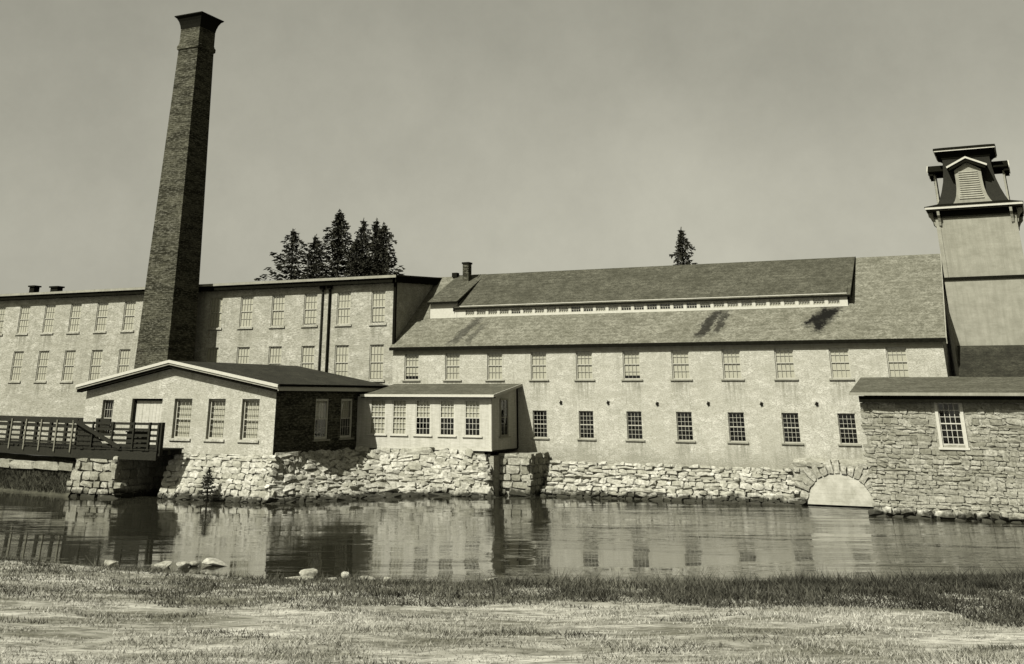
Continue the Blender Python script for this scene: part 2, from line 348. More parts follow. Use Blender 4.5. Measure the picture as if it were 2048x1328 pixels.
def poly_at(pts, s):
    L = [0]
    for a, b in zip(pts, pts[1:]): L.append(L[-1]+(Vector(b)-Vector(a)).length)
    d = s*L[-1]
    for i in range(len(pts)-1):
        if d <= L[i+1] or i == len(pts)-2:
            return Vector(pts[i]).lerp(Vector(pts[i+1]), (d-L[i])/(L[i+1]-L[i]))
def ruled(top, bot, n=40, mrows=6, push=.0):
    mb = MB(); vs_ = []; fs = []
    for j in range(mrows+1):
        for i in range(n+1): vs_.append(poly_at(top, i/n).lerp(poly_at(bot, i/n), j/mrows)+Vector((0, push, 0)))
    for j in range(mrows):
        for i in range(n): a = j*(n+1)+i; fs.append((a, a+1, a+n+2, a+n+1))
    return mb.add(vs_, fs)
def lay_stones(T, top, bot, hgt, wid, meshes, depth=.35, proud=.06, jitter=.3, skip=None, limit=300, gap=.03, rot=.05, seed=1):
    rg = random.Random(seed); lt = sum((Vector(b)-Vector(a)).length for a, b in zip(top, top[1:])); lb = sum((Vector(b)-Vector(a)).length for a, b in zip(bot, bot[1:]))
    L = (lt+lb)/2; Hh = (poly_at(top, .5)-poly_at(bot, .5)).length; v = 0.0; pl = []
    while v < Hh-.04:
        h = min(hgt*rg.uniform(1-jitter, 1+jitter), Hh-v+.05); s = -rg.uniform(0, wid*.6)
        while s < L:
            w = wid*math.exp(rg.gauss(0, .38)); c = (s+w/2)/L
            if 0.0 <= c <= 1.0: pl.append((c, min((v+h/2)/Hh, 1), w, h*rg.uniform(.86, 1.1)))
            s += w
        v += h
    n = 0; extra = MB()
    for c, q, w, h in pl:
        e = min(max(c, .005), .995)
        P = poly_at(top, e).lerp(poly_at(bot, e), q); tx = (poly_at(top, min(e+.01, 1)).lerp(poly_at(bot, min(e+.01, 1)), q)-poly_at(top, max(e-.01, 0)).lerp(poly_at(bot, max(e-.01, 0)), q)).normalized()
        dz = (poly_at(top, e)-poly_at(bot, e)).normalized(); ny = dz.cross(tx).normalized(); dz = tx.cross(ny)
        if skip and skip(P, w, h): continue
        d = depth*rg.uniform(.8, 1.2); pos = P-(-ny)*0 + ny*(d/2-proud*rg.uniform(.2, 1.6))
        rm = Matrix((tx, ny, dz)).transposed().to_4x4() @ Matrix.Rotation(rg.gauss(0, rot), 4, 'Y') @ Matrix.Rotation(rg.gauss(0, rot), 4, 'Z') @ Matrix.Rotation(rg.gauss(0, rot), 4, 'X')
        mt = Matrix.Translation(pos) @ rm @ Matrix.Diagonal((w-gap, d, h-gap, 1)); me = rg.choice(meshes)
        if n < limit: T.inst('stone', me, None, mat4=mt)
        else: extra.add([mt @ x.co for x in me.vertices], [tuple(f.vertices) for f in me.polygons])
        n += 1
    if extra.v:
        o = T.part('stones', extra, meshes[0].materials[0].name); o['kind'] = 'stuff'
    return n

# ================================================================== setting: ground, river, banks
WZ = 0.0
single('river', MB().quad((-500, -300, WZ), (500, -300, WZ), (500, -1, WZ), (-500, -1, WZ)), 'river_water', kind='structure', fix=False)
single('river_bed', MB().quad((-600, -400, -1.6), (600, -400, -1.6), (600, 20, -1.6), (-600, 20, -1.6)), 'soil', kind='structure', fix=False)
# near bank: water's edge line, then meadow climbing gently to where the picture was taken
EDGE = [(-400, -60), (-60, -38), (-15, -35.6), (2.7, -35.2), (9.0, -34.7), (14.9, -34.6), (20.7, -32.4), (27.6, -29.0), (35.2, -23.6), (44, -18), (80, -16.5), (400, -16)]
ex = np.array([p[0] for p in EDGE]); ey = np.array([p[1] for p in EDGE])
def edge_d(x, y): return (np.interp(x, ex, ey)-y)*0.86         # distance inland of the water's edge
def hnoise(x, y): return .5*np.sin(x*.61+1.3*np.sin(y*.37))*np.sin(y*.53+.7*np.sin(x*.29))+.3*np.sin(x*1.7+y*.9)*np.sin(y*1.4-x*.6)
def bank_z(x, y):
    d = edge_d(x, y)
    z = np.interp(d, [-8, -1.5, 0, .6, 2.2, 5, 14, 20, 38, 60, 400], [-1.5, -.35, -.02, .16, .34, .5, .85, 1.5, 3.75, 4.0, 4.5])
    return z+hnoise(x, y)*np.clip(d, 0, 3)*.035
def grid_mesh(xs, ys, zf):
    X, Y = np.meshgrid(xs, ys); Z = zf(X, Y); n = len(xs); mb = MB()
    mb.v = list(map(tuple, np.stack([X.ravel(), Y.ravel(), Z.ravel()], 1).tolist()))
    mb.f = [(j*n+i, j*n+i+1, (j+1)*n+i+1, (j+1)*n+i) for j in range(len(ys)-1) for i in range(n-1)]
    return mb
xs = np.concatenate([[-600, -300, -150, -90], np.arange(-60, 80, .8), [90, 150, 300, 600]]); ys = np.concatenate([[-600, -300, -150], np.arange(-110, -60, 2.5), np.arange(-60, -10, .6)])
nb = single('meadow', grid_mesh(xs, ys, bank_z), 'meadow', kind='structure')
for p in nb.data.polygons: p.use_smooth = True
# far ground behind the walls of the mill, coloured dark to cut bounce light
FG = MB()
for q4 in ([(-900, .3), (900, .3), (900, 2500), (-900, 2500)], [(-900, -4.35), (-59.75, -4.35), (-59.75, .3), (-900, .3)], [(-59.75, -4.35), (-14, -13.3), (-14, .3), (-59.75, .3)],
           [(-14, -8), (-8.2, -8), (-8.2, .3), (-14, .3)], [(-8.2, -12.3), (-1.7, -12.3), (-1.7, .3), (-8.2, .3)], [(-1.7, -4.2), (7.2, -3.4), (7.2, .3), (-1.7, .3)],
           [(7.2, -2.2), (9.4, -2.2), (9.4, .3), (7.2, .3)], [(28.8, -4.2), (900, -4.2), (900, .3), (28.8, .3)]):
    FG.quad(*[(x, y, 2.05) for x, y in q4])
single('unseen_far_ground', FG, 'rough_turf', kind='structure', fix=False)
# sloping earth bank left of the bridge pier
def bankline(x): return np.minimum(-14.95+(-15.0-x)*.2, -6.0)           # water's edge of the far bank left of the pier
def lbd(x, e): return np.interp(e, [-1.4, 0, .6, 1.2, 1.7], [-1.2, .02, .75, 1.3, 2.04])+hnoise(x*1.3, e*2)*.07
def lb(x, y): return lbd(x, y-bankline(x))
gm_ = grid_mesh(np.concatenate([[-400, -200, -100], np.arange(-70, -13.4, .5)]), np.arange(-1.4, 1.75, .2), lbd)
gm_.v = [(a_, float(b_+bankline(np.array(a_))), c_z) for a_, b_, c_z in gm_.v]
single('river_bank', gm_, 'soil', kind='structure')

# ================================================================== the long mill
ML, MRt, MD = -1.42, 32.4, 13.0            # left end, right end, depth
EZ, EY, RY, RZ = 8.30, -.28, 6.5, 13.38    # eave, ridge
LM = Thing('mill_building', 'long whitewashed stone mill with shingled roof and a clerestory dormer along its ridge', 'mill', (15.5, 6.5, 0))
UP = [(3.0*i) for i in range(11)]; LO = [3.0*i for i in range(3, 10)]
uw, uz0, uz1 = 1.06, 6.28, 7.97; lw, lz0, lz1 = .92, 3.0, 4.52
ops = [(x-uw/2, uz0, x+uw/2, uz1) for x in UP]+[(x-lw/2, lz0, x+lw/2, lz1) for x in LO]
mb = wall(MB(), front(0.0), ML, MRt, 1.6, 8.35, ops, .34)
LM.part('front_wall', mb, 'whitewashed_stone', fix=False)
e = MB(); e.add([(MRt, 0, 1.6), (MRt, MD, 1.6), (MRt, MD, 8.35), (MRt, RY, 13.1), (MRt, 0, 8.35)], [(0, 1, 2, 3, 4)]); LM.part('end_wall', e, 'whitewashed_stone', fix=False)
e = MB(); e.add([(ML, 0, 1.6), (ML, MD, 1.6), (ML, MD, 8.35), (ML, RY, 13.1), (ML, 0, 8.35)], [(4, 3, 2, 1, 0)]); LM.part('end_wall', e, 'whitewashed_stone', fix=False)
LM.part('rear_wall', MB().quad((MRt, MD, 1.6), (ML, MD, 1.6), (ML, MD, 8.35), (MRt, MD, 8.35)), 'whitewashed_stone', fix=False)
sl = (RZ-EZ)/(RY-EY)
def roofz(y): return EZ+(y-EY)*sl
VL, VR = ML-.12, MRt+.2
DY, DX0, DX1 = 2.3, 2.15, 27.5             # dormer wall line and ends
rf = MB()
rf.slab((VL, EY, EZ), (VR, EY, EZ), (VR, DY+.15, roofz(DY+.15)), (VL, DY+.15, roofz(DY+.15)), .12)
rf.slab((DX1-.05, DY+.15, roofz(DY+.15)), (VR, DY+.15, roofz(DY+.15)), (VR, RY, RZ), (DX1-.05, RY, RZ), .12)
rf.slab((VL, DY+.15, roofz(DY+.15)), (.12, DY+.15, roofz(DY+.15)), (.12, RY, RZ), (VL, RY, RZ), .12)
rf.slab((VL, RY, RZ), (VR, RY, RZ), (VR, 2*RY-EY, EZ), (VL, 2*RY-EY, EZ), .12)
roof = LM.part('roof', rf, 'shingle_roof')
LM.part('eave_board', MB().box(VL-.02, VR+.01, EY-.03, EY+.03, EZ-.20, EZ-.02), 'dark_paint', roof)
LM.part('soffit', MB().box(VL, VR, EY+.03, .0, EZ-.19, EZ-.13), 'dark_paint', roof)
LM.part('frieze_board', MB().box(ML+.01, MRt-.01, -.03, .02, EZ-.42, EZ-.19), 'pale_board', roof)
LM.part('verge_board', MB().hexa([(VR+.01, EY, EZ-.30), (VR+.06, EY, EZ-.30), (VR+.06, RY, RZ-.30), (VR+.01, RY, RZ-.30), (VR+.01, EY, EZ+.01), (VR+.06, EY, EZ+.01), (VR+.06, RY, RZ+.01), (VR+.01, RY, RZ+.01)]), 'pale_board', roof)
# long clerestory dormer
de = 10.86; DO = .13
dm = MB().slab((DX0-.2, DY-DO, de), (DX1+.2, DY-DO, de), (DX1+.2, RY, RZ+.06), (DX0-.2, RY, RZ+.06), .10)
dorm = LM.part('dormer_roof', dm, 'dormer_shingle')
LM.part('eave_board', MB().box(DX0-.22, DX1+.22, DY-DO-.03, DY-DO+.03, de-.11, de-.01), 'dark_paint', dorm)
nC = 29; cw = (DX1-DX0-.9)/nC; cz0, cz1 = 10.36, 10.72
cops = [(DX0+.55+cw*i+.09, cz0, DX0+.55+cw*(i+1)-.09, cz1) for i in range(nC)]
LM.part('dormer_wall', wall(MB(), front(DY), DX0, DX1, roofz(DY)-.25, de+.12, cops, .12), 'white_paint', dorm, fix=False)
for xx, s_ in ((DX1, 1), (DX0, -1)):
    LM.part('dormer_cheek', MB().add([(xx, DY, roofz(DY)-.1), (xx, RY, RZ-.05), (xx, DY, de+.14)], [(0, 1, 2)]), 'dark_paint' if s_ > 0 else 'pale_board', dorm, fix=False)  # right cheek coloured dark for its shade, left one kept pale
    LM.part('verge_board', MB().hexa([(xx+s_*.20, DY-DO, de-.24), (xx+s_*.24, DY-DO, de-.24), (xx+s_*.24, RY, RZ-.2), (xx+s_*.20, RY, RZ-.2), (xx+s_*.20, DY-DO, de+.01), (xx+s_*.24, DY-DO, de+.01), (xx+s_*.24, RY, RZ+.07), (xx+s_*.20, RY, RZ+.07)]), 'dark_paint', dorm)
pale = [1, 1, 1, 1, .5, 1, 1, 1, 1, 0, .4, 1, .8, .4, .3, 0, 0, .2, 0, .5, 1, 1, 1, 1, 1, 1, 1, 1, 1]
for i in range(nC):
    put_window(LM, (DX0+.55+cw*(i+.5), DY+.06, cz0), cw-.18, cz1-cz0, 4, 2, fr=.03, mun=.03, blind=pale[i] or None, blind_back=.05, name='clerestory_window')
# shorter, higher dormer at the left end
ae = 11.28
LM.part('end_dormer_roof', MB().slab((.0, DY-.25, ae), (DX0+.1, DY-.25, ae), (DX0+.1, RY+.2, RZ+.10), (.0, RY+.2, RZ+.10), .1), 'dormer_shingle', dorm)
LM.part('end_dormer_wall', MB().box(.1, DX0-.02, DY, DY+.1, roofz(DY)-.2, ae), 'white_paint', dorm)
LM.part('eave_board', MB().box(-.02, DX0+.1, DY-.28, DY-.23, ae-.14, ae-.01), 'dark_paint', dorm)
LM.part('dormer_cheek', MB().add([(.1, DY, roofz(DY)-.1), (.1, RY, RZ-.05), (.1, DY, ae)], [(0, 1, 2)]), 'pale_board', dorm, fix=False)
ch = LM.part('chimney', MB().box(1.02, 1.48, 5.4, 5.9, 12.4, 14.18), 'soot_brick'); LM.part('chimney_cap', MB().box(.97, 1.53, 5.35, 5.95, 14.10, 14.22), 'iron', ch)
LM.part('roof_vent', MB().box(-.25, .15, 6.2, 6.6, 13.3, 13.62), 'iron')
upb = [.84, 1, 1, 1, 1, .86, 1, 1, .98, 1, 1]
for i, x in enumerate(UP):
    put_window(LM, (x, .11, uz0), uw, uz1-uz0, 4, 4, blind=upb[i], blind_back=.04, sill=.07, out=.11, mun=.014)
    LM.part('lintel_shade', MB().box(x-uw/2-.12, x+uw/2+.12, -.025, .1, uz1+.005, uz1+.14), 'dark_paint')  # dark strip above the window; shadow at its head put into colour
for i, x in enumerate(LO):
    put_window(LM, (x, .13, lz0), lw, lz1-lz0, 4, 6, panes=True, fr=.04, mun=.018, sill=.08, out=.13)
for i in range(6):                        # iron tie-rod plates
    x = 10.42+3.02*i; z = 4.95+random.uniform(-.02, .04)
    LM.part('anchor_plate', MB().prism([(x+.11*math.cos(t)*(.6+.4*(j % 2)), -.05, z+.14*math.sin(t)*(.7+.3*(j % 2))) for j, t in enumerate([2*math.pi*q/10 for q in range(10)])], (0, .06, 0)), 'iron')

# rubble base of the long mill, with the tailrace arch
BW = Thing('foundation_wall', 'rough rubble foundation below the long mill, dark with damp and painted shade at the waterline', 'wall', (17, -1, 0))
topB = [(9.6, -.32, 1.72), (14.5, -.30, 1.72), (19.2, -.30, 1.72), (24.0, -.45, 1.72)]; botB = [(9.9, -2.3, -.25), (14.5, -1.9, -.25), (19.2, -1.5, -.25), (24.4, -.95, -.25)]
BW.part('core', ruled(topB, botB, push=.22), 'mortar', fix=False)
BW.part('ledge', MB().box(9.62, 24.0, -.33, .02, 1.40, 1.725), 'mortar')
lay_stones(BW, topB, botB, .25, .50, ST_RUB, .42, .10, .45, seed=3, limit=300, gap=.0, rot=.10)
# arch
AX, AR, AH = 26.3, 1.68, 1.55              # centre, half span, rise
AW = Thing('arch_wall', 'stone arch of the tailrace at the waterline beside the annex', 'arch', (AX, -.7, 0))
def arc(t, rr=1.0): return (AX+AR*rr*math.cos(t), AH*rr*math.sin(t)+.02)
aw = MB(); N = 20; x0, x1, zt = 24.0, 28.6, 2.0
ip = [arc(math.pi*i/N) for i in range(N+1)]
for (xa, za), (xb, zb) in zip(ip, ip[1:]):
    def out(x, z):
        dx, dz = x-AX, z; s_ = min(((x1-AX)/dx if dx > 1e-6 else (x0-AX)/dx if dx < -1e-6 else 1e9), zt/dz if dz > 1e-6 else 1e9); return (AX+dx*s_, dz*s_)
    (xc, zc), (xd, zd) = out(xa, za), out(xb, zb)
    aw.quad((xa, -.58, za), (xc, -.58, zc), (xd, -.58, zd), (xb, -.58, zb)); aw.quad((xa, -.58, za), (xb, -.58, zb), (xb, .1, zb), (xa, .1, za))
aw.add([(x0, -.58, zt), (x1, -.58, zt), (x1, .02, zt+.25), (x0, .02, zt+.25)], [(0, 1, 2, 3)])
AW.part('core', aw, 'mortar', fix=False)
for i in range(17):
    t = math.pi*(i+.5)/17; rr = random.uniform(.36, .85); cx_, cz_ = arc(t); nx, nz_ = math.cos(t)/AR, math.sin(t)/AH; q = math.hypot(nx, nz_); nx, nz_ = nx/q, nz_/q
    mt = Matrix.Translation((cx_+nx*(rr/2), -.56, cz_+nz_*(rr/2))) @ Matrix.Rotation(-math.atan2(nz_, nx)+random.gauss(0, .07), 4, 'Y') @ Matrix.Diagonal((rr, .34+random.uniform(-.05, .05), random.uniform(.25, .36), 1))
    AW.inst('arch_stone', random.choice(ST_ARCH), None, mat4=mt)
def arch_skip(P, w, h):
    dx, dz = (P.x-AX)/(AR+.62), P.z/(AH+.62); return dx*dx+dz*dz < 1.0
lay_stones(AW, [(x0, -.60, zt+.1), (x1, -.60, zt+.1)], [(x0, -.62, -.25), (x1, -.62, -.25)], .27, .5, ST_WALL, .3, .09, .3, arch_skip, seed=9, gap=.04)
for i in range(9):                         # pale boards closing the arch
    z0 = i*.18
    if z0 > AH-.1: break
    hw = AR*math.sqrt(max(0, 1-((z0+.1)/AH)**2))
    AW.part('board', MB().box(AX-hw-.02, AX+hw+.02, -.64-.004*(i % 2), -.58, z0+.055, z0+.233), 'arch_board')

# ================================================================== the tall mill on the left
TM = Thing('tall_mill_building', 'three-storey flat-roofed stone mill behind the brick smokestack', 'mill', (-30, 7, 2))
TX0, TX1, TY, TZ = -62.0, -1.45, .2, 12.95
rows = [(9.86, 12.02), (6.30, 8.52)]
cols_ = [-35.86+2.755*i for i in range(-9, 13)]
tops = [(x-.55, a, x+.55, b) for x in cols_ for a, b in rows]
TM.part('front_wall', wall(MB(), front(TY), TX0, TX1, 1.9, TZ-.1, tops, .3), 'grey_stone', fix=False)
TM.part('end_wall', MB().quad((TX1, TY, 1.9), (TX1, 14, 1.9), (TX1, 14, TZ+.6), (TX1, TY, TZ-.1)), 'grey_stone', fix=False)
TM.part('rear_wall', MB().quad((TX1, 14, 1.9), (TX0, 14, 1.9), (TX0, 14, TZ+.6), (TX1, 14, TZ+.6)), 'grey_stone', fix=False)
tr_ = TM.part('roof', MB().slab((TX0, TY-.55, TZ-.02), (TX1+.3, TY-.55, TZ-.02), (TX1+.3, 14.3, TZ+.85), (TX0, 14.3, TZ+.85), .1), 'dark_roof')
TM.part('gutter', MB().box(TX0, TX1+.32, TY-.62, TY-.56, TZ-.20, TZ-.03), 'pale_board', tr_)
TM.part('cornice', MB().box(TX0, TX1+.2, TY-.5, TY-.003, TZ-.5, TZ-.16), 'dark_paint', tr_)
TM.part('end_cornice', MB().hexa([(TX1+.003, TY-.5, TZ-.5), (TX1+.28, TY-.5, TZ-.5), (TX1+.28, 14.2, TZ+.3), (TX1+.003, 14.2, TZ+.3), (TX1+.003, TY-.5, TZ-.16), (TX1+.28, TY-.5, TZ-.16), (TX1+.28, 14.2, TZ+.7), (TX1+.003, 14.2, TZ+.7)]), 'dark_paint', tr_)
for j, (a, b) in enumerate(rows):
    for i, x in enumerate(cols_):
        if -21 < x < -17 or x < -45: continue
        if j == 2 and x > -16: continue
        put_window(TM, (x, TY+.10, a), 1.1, b-a, 4, 4, mun=.014, blind=random.choice((1, 1, 1, .93, .95)), blind_back=.04, sill=.12 if j < 2 else None, out=.10, sill_mat='grey_stone')
for x in (-7.28, -6.68):
    d = TM.part('downspout', MB().bar((x, TY-.10, 2.3), (x, TY-.10, TZ-.3), .10 if x < -7 else .13), 'timber' if x < -7 else 'dark_paint')  # right-hand dark bar stands in for the pipe's shadow
    TM.part('spout_head_or_shade', MB().box(x-.16, x+.16, TY-.30, TY-.03, TZ-.75, TZ-.52), 'iron', d)
TM.part('downspout', MB().bar((TX1+.02, TY-.12, 8.3), (TX1+.02, TY-.12, TZ-.3), .18), 'dark_paint')
for x, w, h in ((-39.6, .55, .75), (-37.0, .8, .6)):
    v = TM.part('roof_vent', MB().box(x-w/2, x+w/2, 4, 4.6, TZ+.2, TZ+.2+h), 'iron'); TM.part('vent_cap', MB().box(x-w/2-.1, x+w/2+.1, 3.9, 4.7, TZ+.2+h, TZ+.32+h), 'iron', v)

# ================================================================== brick smokestack
SC = Thing('smokestack', 'tall tapering square brick smokestack with flared cap', 'smokestack', (-18.72, -2.30, 2))
def ring(mb, prof):
    n = len(prof); vs_ = []
    for z, hw in prof: vs_ += [(-18.72+sx*hw, -2.30+sy*hw, z) for sx, sy in ((-1, -1), (1, -1), (1, 1), (-1, 1))]
    fs = [(4*i+j, 4*i+(j+1) % 4, 4*i+4+(j+1) % 4, 4*i+4+j) for i in range(n-1) for j in range(4)]
    fs += [(3, 2, 1, 0), tuple(4*(n-1)+j for j in range(4))]; return mb.add(vs_, fs)
SC.part('shaft', ring(MB(), [(2, 1.56), (7.4, 1.44), (15, 1.29), (22.3, 1.13), (30.45, .96)]), 'soot_brick')
SC.part('belt_course', ring(MB(), [(30.4, .97), (30.48, 1.05), (30.75, 1.06), (30.85, .99), (30.95, .98)]), 'soot_brick')
SC.part('neck', ring(MB(), [(30.9, .955), (32.2, .945)]), 'soot_brick')
SC.part('cap', ring(MB(), [(32.15, .955), (32.45, 1.0), (32.75, 1.09), (33.0, 1.22), (33.12, 1.36), (33.2, 1.38), (33.25, 1.2)]), 'iron')

# ================================================================== boiler house with low gable
WY, WX0, WX1, WR = -12.5, -15.75, -1.67, -9.1
WE, WP = 5.72, 6.98
BH = Thing('boiler_house', 'low gabled stone boiler house at the foot of the smokestack', 'building', (-8.7, -6, 2))
wins = [(-8.84, -7.55), (-6.36, -5.15), (-3.98, -2.78)]
ops = [(a, 3.02, b, 5.14) for a, b in wins]+[(-14.36, 3.02, -13.5, 5.05), (-12.07, 2.45, -9.75, 5.13)]
mb = wall(MB(), front(WY), WX0, WX1, 2.2, WE, ops, .42); mb.add([(WX0, WY, WE), (WX1, WY, WE), (WR, WY, WP)], [(0, 1, 2)])
BH.part('front_wall', mb, 'boiler_stone', fix=False)
sops = [(-8.50, 2.93, -7.05, 5.17), (-5.72, 2.93, -4.35, 5.17)]
BH.part('side_wall', wall(MB(), right(WX1), WY, .15, 2.2, WE, sops, .3), 'soot_brick', fix=False)  # only this side is dark brick; its shade is put into the colour
BH.part('side_wall', MB().quad((WX0, .15, 2.0), (WX0, WY, 2.0), (WX0, WY, WE), (WX0, .15, WE)), 'boiler_stone', fix=False)
ov = .42; ws = (WP-WE)/(WX1-WR); wsl = (WP-WE)/(WR-WX0)
zr = WE-ws*ov+.22; zl = WE-wsl*ov+.22; zp = WP+.24
brf = BH.part('roof', MB().slab((WR, WY-.5, zp), (WX1+ov, WY-.5, zr), (WX1+ov, .15, zr), (WR, .15, zp), .10).slab((WX0-ov, WY-.5, zl), (WR, WY-.5, zp), (WR, .15, zp), (WX0-ov, .15, zl), .10), 'dark_roof')
for nm, zo0, zo1, yo0, yo1, mt_ in (('rake_board', -.13, .03, -.58, -.50, 'white_paint'), ('rake_cornice', -.40, -.135, -.42, -.004, 'dark_paint'), ('rake_moulding', -.24, -.14, -.52, -.42, 'pale_board')):
    mbb = MB()
    for (xa, za), (xb, zb) in (((WX0-ov, zl), (WR, zp)), ((WR, zp), (WX1+ov+.04, zr))):
        mbb.hexa([(xa, WY+yo0, za+zo0), (xb, WY+yo0, zb+zo0), (xb, WY+yo1, zb+zo0), (xa, WY+yo1, za+zo0), (xa, WY+yo0, za+zo1), (xb, WY+yo0, zb+zo1), (xb, WY+yo1, zb+zo1), (xa, WY+yo1, za+zo1)])
    BH.part(nm, mbb, mt_, brf)
BH.part('fascia', MB().box(WX1+ov+.005, WX1+ov+.05, WY-.5, .1, zr-.30, zr-.06), 'white_paint', brf)
BH.part('gutter', MB().box(WX1+ov+.052, WX1+ov+.15, WY-.52, .1, zr-.08, zr+.05), 'dark_paint', brf)
BH.part('soffit', MB().box(WX1+.004, WX1+ov, WY+.02, .1, zr-.34, zr-.28), 'dark_paint', brf)
for a, b in wins:
    put_window(BH, ((a+b)/2, WY+.22, 3.02), b-a-.02, 2.1, 4, 6, blind=.97, blind_back=.13, sill=.12, out=.22, fr=.09, panes=True, sill_mat='boiler_stone')
put_window(BH, (-13.93, WY+.22, 3.02), .84, 2.02, 4, 4, panes=True, sill=.1, out=.22)
d = BH.part('door', MB().box(-11.95, -9.87, WY+.30, WY+.36, 2.45, 5.02), 'board_siding')
for i in range(8): BH.part('plank', MB().box(-11.93+.257*i, -11.93+.257*i+.245, WY+.28-.004*(i % 2), WY+.30, 2.5, 4.98), 'board_siding', d)
BH.part('door_frame', MB().box(-12.065, -11.95, WY+.2, WY+.36, 2.45, 5.12).box(-9.87, -9.755, WY+.2, WY+.36, 2.45, 5.12).box(-11.95, -9.87, WY+.2, WY+.36, 5.02, 5.12), 'dark_paint', d)
for a, _, b, _ in sops:
    put_window(BH, (WX1-.10, (a+b)/2, 2.95), b-a-.02, 2.2, 4, 4, rotz=math.pi/2, fr=.13, mat='white_paint', blind=.5, blind_back=.1, sill=.1, out=.1)

# ================================================================== wooden lean-to with big windows
SY, SX0, SX1 = -3.84, -1.66, 7.54
SR = Thing('wooden_lean_to', 'white wooden lean-to with a row of many-paned windows overhanging the river wall', 'lean-to', (3, -2, 2.4))
sw = [(-.72, .38), (.85, 1.85), (2.47, 3.50), (4.12, 5.12), (5.78, 6.82)]
sops = [(a, 3.14, b, 5.12) for a, b in sw]
SR.part('front_wall', wall(MB(), front(SY), SX0, SX1, 2.40, 5.3, sops, .12), 'board_siding', fix=False)
SR.part('side_wall', MB().add([(SX1, SY, 2.4), (SX1, 0, 2.4), (SX1, 0, 5.9), (SX1, SY, 5.25)], [(0, 1, 2, 3)]), 'board_siding', fix=False)
SR.part('floor', MB().box(SX0, SX1, SY+.01, -.01, 2.32, 2.40), 'timber')
srf = SR.part('roof', MB().slab((SX0+.42, SY-.35, 5.42), (SX1+.3, SY-.35, 5.42), (SX1+.3, 0, 6.05), (SX0+.42, 0, 6.05), .08), 'low_roof')
SR.part('fascia', MB().box(SX0+.4, SX1+.33, SY-.40, SY-.35, 5.27, 5.415), 'white_paint', srf)
SR.part('soffit', MB().box(SX0+.42, SX1+.28, SY-.34, SY-.004, 5.22, 5.30), 'dark_paint', srf)
SR.part('verge_board', MB().hexa([(SX1+.30, SY-.35, 5.27), (SX1+.34, SY-.35, 5.27), (SX1+.34, 0, 5.90), (SX1+.30, 0, 5.90), (SX1+.30, SY-.35, 5.42), (SX1+.34, SY-.35, 5.42), (SX1+.34, 0, 6.05), (SX1+.30, 0, 6.05)]), 'white_paint', srf)
SR.part('corner_board', MB().box(SX1-.16, SX1+.02, SY-.02, SY-.002, 2.38, 5.24), 'white_paint'); SR.part('corner_board', MB().box(SX1+.002, SX1+.03, SY-.02, SY+.16, 2.38, 5.26), 'white_paint')
SR.part('corner_board', MB().box(SX1+.002, SX1+.03, -.18, 0, 2.38, 5.86), 'dark_paint')
for (a, b), bl in zip(sw, (1, 1, .50, .50, .48)):
    put_window(SR, ((a+b)/2, SY+.05, 3.14), b-a-.01, 1.97, 4, 6, panes=True, fr=.06, mun=.022, mat='white_paint', blind=bl, blind_back=.07, sill=.06, out=.05, sill_mat='white_paint')
SR.part('water_table', MB().box(SX0, SX1+.02, SY-.03, SY-.003, 2.36, 2.48), 'white_paint')
put_window(SR, (SX1+.02, -2.1, 3.1), 1.15, 2.1, 2, 4, rotz=math.pi/2, fr=.10, blind=None, mat='pale_board', sill=.06, out=.03)
SR.part('window_backing', MB().box(SX1+.003, SX1+.008, -2.65, -1.55, 3.12, 5.18), 'dark_paint')
for x in (7.3, 6.3): SR.part('prop', MB().bar((x, SY+.3, .9), (x, SY+.2, 2.33), .16), 'timber')

# ================================================================== river wall below boiler house and lean-to
RW = Thing('river_wall', 'battered rubble river wall under the boiler house and the wooden lean-to', 'wall', (-2, -12, 0))
topA = [(-8.35, -12.75, 2.28), (-5, -12.72, 2.26), (-1.5, -12.7, 2.28)]; botA = [(-8.35, -13.9, -.25), (-4.5, -13.75, -.25), (-.85, -13.5, -.25)]
topC = [(-1.5, -12.65, 2.28), (-1.35, -8.5, 2.30), (-1.1, -5.0, 2.30), (.6, -4.15, 2.32), (4, -4.05, 2.34), (7.0, -3.95, 2.28)]
botC = [(-.85, -13.5, -.25), (1.0, -10.6, -.25), (2.6, -7.6, -.25), (4.4, -5.1, -.25), (6.0, -4.7, -.25), (7.9, -4.2, -.25)]
RW.part('core', ruled(topA, botA, push=.2), 'mortar', fix=False)
RW.part('core', ruled(topC, botC, push=.25), 'mortar', fix=False)
RW.part('ledge', MB().add([(-8.35, -12.3, 2.24), (-8.35, -12.75, 2.24), (-1.3, -12.72, 2.24), (-1.3, -12.3, 2.24)], [(0, 1, 2, 3)]), 'mortar', fix=False)
RW.part('side_core', MB().quad((-8.33, -13.7, -.3), (-8.33, -6, -.3), (-8.33, -6, 2.26), (-8.33, -12.7, 2.26)), 'mortar', fix=False)
n1 = lay_stones(RW, topA, botA, .25, .50, ST_RUB, .40, .05, .45, seed=21, limit=200, gap=-.02)
RE = Thing('rubble_embankment', 'sloping rubble embankment curving below the wooden lean-to', 'embankment', (2, -8, 0))
n2 = lay_stones(RE, topC, botC, .27, .58, ST_RUB, .48, .13, .45, seed=22, limit=300, gap=-.02, rot=.12)
RE.part('end_core', MB().box(6.6, 7.6, -3.7, -.1, -.4, 2.1), 'mortar')
